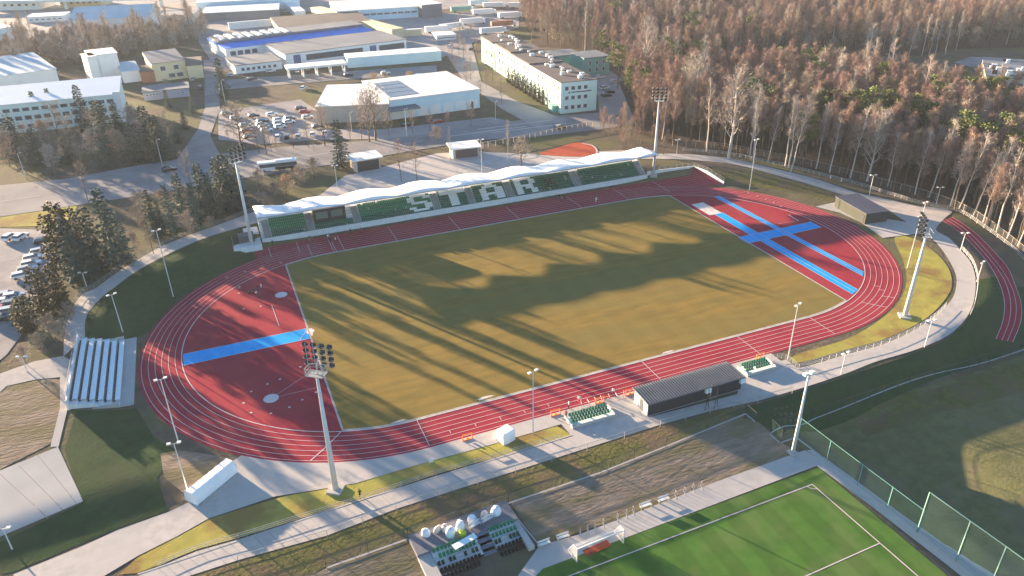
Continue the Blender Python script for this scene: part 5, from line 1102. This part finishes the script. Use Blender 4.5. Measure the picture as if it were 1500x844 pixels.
SPECS['copse0'] = (mk_bare(9, 5.5, 91, .05, 14, 1500, (.07, 1.0), 'bark', 'twigt', up=1.0), 9); SPECS['copse1'] = (mk_bare(10, 5, 92, .1, 14, 1500, (.07, 1.0), 'bark', 'twigw', up=1.2), 10)
for i in range(2): SPECS['bush%d' % i] = (mk_bare(4.5, 3.2, 80+i, .02, 12, 1100, (.04, .7), 'bark', ['twigt', 'twigo'][i], up=.8), 4.5)
rs = random.Random(11)
gsp, gco = 'spruces between the left car park and the stadium', 'conifers in front of the long pale office'
for px, py, ty, w, lab in ((172, 390, 271, 1.15, 'tallest dark spruce of the cluster beside the left car park'), (147, 396, 298, 1.1, 'bluish spruce left of the tallest one beside the left car park'), (118, 412, 312, 1.25, 'broad bluish spruce at the lower left of the cluster by the cars'), (128, 388, 300, 1.0, 'spruce between the broad one and the tallest one'), (185, 380, 315, 1.0, 'lower spruce at the right side of the big cluster'),
        (230, 350, 275, .9, 'first spruce of the row beyond the left path railing'), (256, 344, 267, .85, 'second spruce of the row beyond the left path railing'), (291, 334, 265, .9, 'third spruce of the row beyond the left path railing'), (240, 346, 290, .8, 'short spruce between the first and second of the row'), (315, 322, 250, .95, 'fourth spruce of the row beyond the left path railing'), (338, 308, 222, 1.3, 'large dense spruce behind the left grandstand mast'), (356, 306, 240, 1.1, 'spruce touching the left grandstand mast'), (326, 302, 228, 1.25, 'dense spruce at the left side of the large one behind the mast'), (346, 288, 224, 1.25, 'dense spruce hidden behind the large one at the mast'), (303, 318, 236, 1.2, 'broad tall spruce between the third and fourth of the row'), (272, 328, 250, 1.15, 'broad tall spruce behind the second and third of the row')):
    plant('spruce%d' % rs.randrange(3), px, py, ty, lab, gsp, 'spruce_tree', w)
for px, py, ty, w, lab in ((60, 185, 131, .8, 'narrow dark spruce, leftmost in front of the long pale office'), (82, 180, 127, .8, 'narrow dark spruce, second in front of the long pale office'), (127, 190, 121, .8, 'tallest narrow spruce in front of the long pale office'), (160, 225, 143, 1.1, 'dark spruce, left one at the right corner of the pale office'), (177, 200, 146, .9, 'dark spruce, right one at the corner of the pale office'),
        (8, 225, 160, 1.2, 'dark spruce at the left edge of the photo'), (30, 232, 168, 1.2, 'dark spruce second from the left edge of the photo'), (222, 222, 152, 1.1, 'broad spruce left of the side road, upper one'), (236, 235, 165, 1.1, 'broad spruce left of the side road, lower one'), (205, 238, 178, 1.1, 'broad spruce near the main road, left of the two by the side road'), (247, 160, 130, .9, 'small spruce in front of the low workshop'), (158, 244, 178, 1.1, 'broad spruce close to the main road below the pale office'), (60, 242, 185, 1.1, 'broad spruce close to the main road at the left'), (100, 240, 190, 1.2, 'spruce close to the main road between two bare trees'), (283, 165, 140, 1.1, 'small conifer beside the side road, near the workshop'), (190, 168, 148, .8, 'short spruce beside the right gable of the pale office'), (272, 190, 160, .9, 'conifer along the left side of the side road'), (262, 210, 175, 1, 'conifer at the lower left side of the side road')):
    plant('spruce%d' % rs.randrange(3), px, py, ty, lab, gco, 'spruce_tree', w*1.35)
for px, py, ty, lab in ((500, 246, 172, 'lone tall spruce behind the grandstand beside the first kiosk'), (328, 142, 82, 'large olive pine standing beside the side road')): plant('spruce1' if px > 400 else 'spruce2', px, py, ty, lab, 'lone tall conifers', 'spruce_tree', 1.1)
for px, py, ty, w, lab in ((45, 484, 432, 1.1, 'brown green cone tree, lowest of those beside the left car park'), (70, 460, 392, 1.0, 'brown green cone tree, middle one beside the left car park'), (88, 444, 385, 1.0, 'brown green cone tree, upper right one beside the left car park'), (28, 478, 450, 1, 'small brown green cone tree at the left of its group'), (95, 388, 318, 1.0, 'tall brown cone tree at the left side of the spruce cluster'), (106, 395, 295, .9, 'tallest brown cone tree at the left side of the spruce cluster'), (100, 455, 425, 1, 'low round green shrub below the cone trees')):
    plant('thuja%d' % rs.randrange(2), px, py, ty, lab, 'brown green cone trees by the left car park', 'cone_tree', w)
for k in range(9):
    px = 745+k*6.2; py = 121+k*4.0; plant('thuja%d' % (k % 2), px, py, py-22, 'dark trimmed conifer in the row along the sunlit side of the mint building', 'row of trimmed conifers along the mint building', 'cone_tree', .8)
for px, py, ty, key, w, lab in ((353, 222, 156, 'big0', 1.2, 'large spreading bare tree at the junction of side road and main road'), (391, 226, 182, 'big1', .8, 'small bare tree left of the row of parked cars'), (398, 222, 190, 'bare1', .8, 'small bare tree right beside another, left of the row of parked cars'), (476, 214, 158, 'big1', .8, 'slim bare tree left of the lone tall spruce, beyond the road'), (550, 206, 130, 'big1', 1.1, 'tall bare tree in front of the left end of the retail shed'), (541, 208, 145, 'big0', .9, 'slender bare tree left of the tall one at the retail shed'), (588, 266, 205, 'bare0', .8, 'bare tree, left of the pair behind the roof'), (611, 264, 208, 'bare3', .8, 'bare tree, right of the pair behind the roof'), (514, 212, 178, 'bare1', .8, 'bare tree right beside the lone tall spruce, beyond the road'),
        (660, 236, 184, 'birch0', .8, 'narrow pinkish birch beside the second kiosk'), (744, 242, 174, 'birch1', .8, 'narrow white birch behind the right part of the grandstand'), (763, 246, 205, 'big1', 1.2, 'round crowned bare tree behind the right part of the grandstand'), (131, 300, 237, 'bare1', .8, 'slim bare tree standing over the road left of the spruces'), (282, 278, 222, 'bare2', 1.0, 'orange beige leafless tree at the road edge by the spruces'), (90, 215, 150, 'bare2', 1.2, 'pale bare tree between the office conifers, left one'), (45, 235, 180, 'bare1', 1.2, 'pale bare tree near the left edge before the office'), (110, 235, 170, 'bare2', 1.2, 'pale bare tree between the office conifers, right one'), (232, 345, 300, 'bare2', .8, 'low leafless tree between the first spruces of the row'), (225, 372, 330, 'bare1', 1, 'low leafless tree at the bend of the left path')):
    plant(key, px, py, ty, lab, 'leafless trees around the roads', 'bare_tree', w)
for k, (px, py) in enumerate(((668, 110), (680, 100), (690, 118), (700, 96), (712, 130), (672, 84), (690, 70), (722, 120), (684, 130), (705, 146), (735, 152), (662, 96), (715, 106), (676, 66))):
    plant('bare%d' % (k % 4), px, py, py-random.uniform(28, 45), 'thin leafless tree of the loose group between the retail shed and the mint building', 'loose leafless trees left of the mint building', 'bare_tree', .8)
bl = 'low leafless shrub '
for k, (px, py, ty, lab) in enumerate(((205, 300, 284, 'yellowish shrub beside the road among the spruces'), (548, 119, 108, 'brown hedge clump on the verge, left one'), (565, 119, 108, 'brown hedge clump on the verge, middle one'), (600, 116, 106, 'brown hedge clump on the verge, right one'), (245, 130, 118, 'green shrub beside the yellow house'), (420, 286, 262, 'thin brown shrub on the dark lawn below the bus'), (640, 208, 190, 'leafless shrub at the roadside above the second kiosk'))):
    plant('bush%d' % (k % 2), px, py, ty, lab, 'shrubs along the roads', 'leafless_shrub', 1.3)
for k, (px, py) in enumerate(((335, 210), (345, 200), (372, 215), (405, 222), (430, 218), (452, 216), (495, 212), (530, 205), (570, 200), (605, 196), (630, 192), (655, 190), (690, 186), (460, 222), (380, 225))):
    plant('bare%d' % (k % 4), px, py, py-random.uniform(20, 42), 'small leafless tree on the verge beyond the main road below the car park', 'small leafless trees on the verge of the main road', 'bare_tree', 1)
for k, (px, py) in enumerate(((20, 205), (70, 215), (140, 235), (120, 250), (180, 236), (205, 215), (40, 255), (15, 245), (80, 255), (250, 215), (150, 205), (195, 190))):
    plant(('bare1', 'copse0', 'copse1')[k % 3], px, py, py-random.uniform(32, 52), 'pale leafless tree among the conifers between the pale office and the road', 'pale leafless trees in front of the pale office', 'bare_tree', 1)
for k, (px, py) in enumerate(((205, 330), (215, 345), (268, 310), (240, 305), (380, 275), (405, 290), (440, 272), (460, 262), (385, 300), (200, 365), (275, 345), (310, 335), (75, 495), (60, 515), (90, 505), (40, 535), (105, 470))):
    plant(('bush0', 'copse0')[k % 2], px, py, py-random.uniform(16, 30), 'low brown leafless bush in the rough ground left of the grandstand', 'low leafless bushes left of the grandstand', 'leafless_shrub', 1)
# shrubby edge right of the court
for k in range(30):
    px = 868+rs.random()*112; py = 183+rs.random()*30+(px-868)*.14
    plant(('wood%d' if k % 3 else 'bare%d') % rs.randrange(4), px, py, py-rs.uniform(22, 48), 'brownish leafless tree in the thicket between the road and the right end of the grandstand', 'thicket of leafless trees right of the red court', 'bare_tree', 1)
# ---- the forest
def inside(x, y, poly):
    c = False
    for i in range(len(poly)):
        x1, y1 = poly[i]; x2, y2 = poly[i-1]
        if (y1 > y) != (y2 > y) and x < (x2-x1)*(y-y1)/(y2-y1)+x1: c = not c
    return c
F1 = PX([(935, 196), (985, 212), (1060, 224), (1130, 237), (1200, 252), (1290, 276), (1370, 300), (1430, 326), (1500, 378), (1640, 470), (1760, 400), (1760, 235), (1560, 195), (1500, 188), (1400, 172), (1300, 148), (1200, 128), (1120, 128), (1040, 140), (960, 140), (925, 120), (905, 118), (925, 165)])
F2 = PX([(780, 68), (840, 72), (905, 104), (925, 118), (960, 138), (1040, 136), (1060, 112), (1130, 95), (1200, 84), (1350, 82), (1400, 72), (1500, 70), (1700, 90), (1800, 20), (1500, -40), (1300, -50), (1000, -38), (760, -12), (762, 20), (775, 50)])
F3 = PX([(0, 118), (60, 100), (130, 96), (200, 84), (260, 72), (300, 60), (310, 40), (250, 44), (225, 56), (100, 60), (30, 70), (-60, 90), (-60, 130)])
birchpx = [(1067, 233, 100), (1104, 240, 138), (1150, 243, 135), (1155, 246, 144), (1158, 252, 135), (1015, 184, 80), (1005, 180, 92), (1098, 230, 120), (1125, 236, 150), (1195, 248, 150), (1215, 254, 170), (1245, 262, 150), (1270, 266, 165), (1300, 274, 190), (1340, 286, 190), (1360, 290, 170), (1425, 318, 215), (1440, 326, 225), (1460, 340, 215), (1475, 350, 240), (1490, 362, 230), (1392, 302, 200), (1405, 306, 190), (1480, 330, 205), (1450, 320, 200), (1035, 222, 110), (970, 205, 130), (943, 130, 30), (958, 120, 40), (1350, 82, 20), (1360, 82, 25), (1370, 80, 28), (1385, 80, 22), (1330, 84, 30), (1270, 86, 36), (1400, 74, 14), (1300, 88, 30)]
for k, (px, py, ty) in enumerate(birchpx):
    key = 'pale%d' % (k % 2) if px in (1015, 1005, 943, 1067, 1270) else 'birch%d' % rs.randrange(4)
    plant(key, px, py, ty, 'white trunked birch standing at the edge of the forest', 'white trunked birches along the forest edge', 'birch_tree', 1)
for px, py, ty in ((940, 172, 105), (925, 160, 92), (950, 165, 100), (960, 175, 110), (935, 150, 86), (1240, 215, 130), (1262, 220, 128), (1285, 222, 132), (1225, 205, 135), (1330, 235, 140), (1345, 240, 150), (1310, 230, 138), (1395, 270, 165), (1410, 275, 172), (1385, 262, 168), (1180, 190, 122), (1195, 192, 125), (1470, 290, 190), (1495, 300, 195), (905, 130, 60), (880, 95, 45), (1000, 120, 60), (1020, 120, 58)):
    plant('pine%d' % rs.randrange(3), px, py, ty, 'yellow green pine rising out of the leafless forest', 'pines among the forest', 'pine_tree', 1.15)
def scatter(poly, sp, seed):
    rr = random.Random(seed); xs = [p[0] for p in poly]; ys = [p[1] for p in poly]; out = []; y = min(ys)
    while y < max(ys):
        x = min(xs)
        while x < max(xs):
            u, v = x+rr.uniform(-.45, .45)*sp, y+rr.uniform(-.45, .45)*sp
            if inside(u, v, poly): out.append((u, v))
            x += sp
        y += sp
    return out
P1 = scatter(F1, 4.6, 1); P2 = scatter(F2, 6.2, 2); P3 = scatter(F3, 6.5, 3)
def vis(x, y): px, py = proj(x, y, h(x, y)+8); return -40 < px < 1540 and -60 < py
P1 = [p for p in P1 if vis(*p)]; P2 = [p for p in P2 if vis(*p)]
P1.sort(key=lambda p: (p[0]-CX)**2+(p[1]-CY)**2)
for k, (x, y) in enumerate(P1[:270]):
    if k % 17 == 5: plant('pine%d' % (k % 3), 0, 0, 0, 'yellow green pine rising out of the leafless forest', 'pines among the forest', 'pine_tree', 1.15, world=(x, y), H=rs.uniform(15, 20)); continue
    plant('wood%d' % rs.randrange(4), 0, 0, 0, 'reddish brown leafless tree in the front of the forest', 'leafless forest trees', 'forest_tree', 1, world=(x, y), H=rs.uniform(14, 21))
# the rest of the wood: one object, trees set out by geometry nodes
lib = bpy.data.collections.new('tree_library'); src = []
for key in ('wood0', 'wood1', 'wood2', 'wood3', 'pine0', 'pine1', 'birch1', 'spruce1', 'copse0', 'copse1'):
    tb, cb_, tm_, cm_ = SPECS[key][0]; b = MB(); b.v = list(tb.v)+list(cb_.v); b.f = list(tb.f)+[tuple(i+len(tb.v) for i in f) for f in cb_.f]; b.m = [0]*len(tb.f)+[1]*len(cb_.f)
    o = b.build('library_tree', [M[tm_], M[cm_]]); C.objects.unlink(o); o.name = 'a%02d_tree' % len(src); lib.objects.link(o); src.append(o)
def woodland(name, pts, weights, hs, label, seed):
    rr = random.Random(seed); me = bpy.data.meshes.new(name); me.from_pydata([(x, y, h(x, y)-.2) for x, y in pts], [], []); n = len(pts)
    a = me.attributes.new('idx', 'INT', 'POINT'); a.data.foreach_set('value', [rr.choices(range(len(src)), weights=weights(x, y))[0] for x, y in pts])
    a = me.attributes.new('ang', 'FLOAT', 'POINT'); a.data.foreach_set('value', [rr.uniform(0, 6.28) for _ in pts])
    a = me.attributes.new('siz', 'FLOAT', 'POINT'); a.data.foreach_set('value', [rr.uniform(*hs) for _ in pts])
    o = bpy.data.objects.new(name, me); C.objects.link(o); tag(o, label, 'woodland', None, 'stuff')
    ng = bpy.data.node_groups.new(name, 'GeometryNodeTree'); ng.interface.new_socket('Geometry', in_out='INPUT', socket_type='NodeSocketGeometry'); ng.interface.new_socket('Geometry', in_out='OUTPUT', socket_type='NodeSocketGeometry')
    N = ng.nodes; gi = N.new('NodeGroupInput'); go = N.new('NodeGroupOutput'); ip = N.new('GeometryNodeInstanceOnPoints'); ci_ = N.new('GeometryNodeCollectionInfo')
    ci_.inputs[0].default_value = lib; ci_.inputs['Separate Children'].default_value = True; ci_.inputs['Reset Children'].default_value = True; ip.inputs['Pick Instance'].default_value = True
    def attr(nm, ty): q = N.new('GeometryNodeInputNamedAttribute'); q.data_type = ty; q.inputs[0].default_value = nm; return q.outputs[0]
    cx = N.new('ShaderNodeCombineXYZ'); ng.links.new(attr('ang', 'FLOAT'), cx.inputs[2])
    er = N.new('FunctionNodeEulerToRotation'); ng.links.new(cx.outputs[0], er.inputs[0])
    ng.links.new(gi.outputs[0], ip.inputs['Points']); ng.links.new(ci_.outputs[0], ip.inputs['Instance']); ng.links.new(attr('idx', 'INT'), ip.inputs['Instance Index']); ng.links.new(er.outputs[0], ip.inputs['Rotation']); ng.links.new(attr('siz', 'FLOAT'), ip.inputs['Scale']); ng.links.new(ip.outputs[0], go.inputs[0])
    md = o.modifiers.new('trees', 'NODES'); md.node_group = ng; return o
def wts(x, y):
    u = math.sin(x*.021+1.3)+math.sin(y*.027)+math.sin((x+y)*.011)
    p = 3 if u > .6 else .2
    return [3, 3, 1.5, 3, p, p, .5, .06, .3, .3]
woodland('front_woodland', P1[270:], lambda x, y: [3, 3, .8, 3, .4, .4, .3, .02, .2, .1], (.75, 1.1), 'leafless reddish brown wood behind the front forest trees', 4)
woodland('back_woodland', P2, wts, (.7, 1.15), 'mixed leafless and pine wood filling the top right of the photo', 5)
woodland('left_woodland', P3, lambda x, y: [0, 0, 1, 0, 0, 0, .4, .0, 4, 4], (.7, 1.15), 'tan leafless copse behind the pale office in the upper left', 6)
sheet('forest_floor', F1, .12, M['litter']); sheet('forest_floor', F2, .12, M['litter'])
# ---- haze
if HAZE:
    b = MB(); b.box(-1490, 2190, -490, 2590, -9, 110); hz = b.build('haze', bpy.data.materials.new('haze air')); m = hz.data.materials[0]; m.use_nodes = True; n = m.node_tree; n.nodes.clear()
    v = n.nodes.new('ShaderNodeVolumePrincipled'); v.inputs['Color'].default_value = (.82, .91, 1, 1); v.inputs['Density'].default_value = HAZE; v.inputs['Anisotropy'].default_value = .1
    oo = n.nodes.new('ShaderNodeOutputMaterial'); n.links.new(v.outputs[0], oo.inputs['Volume']); tag(hz, kind='stuff')
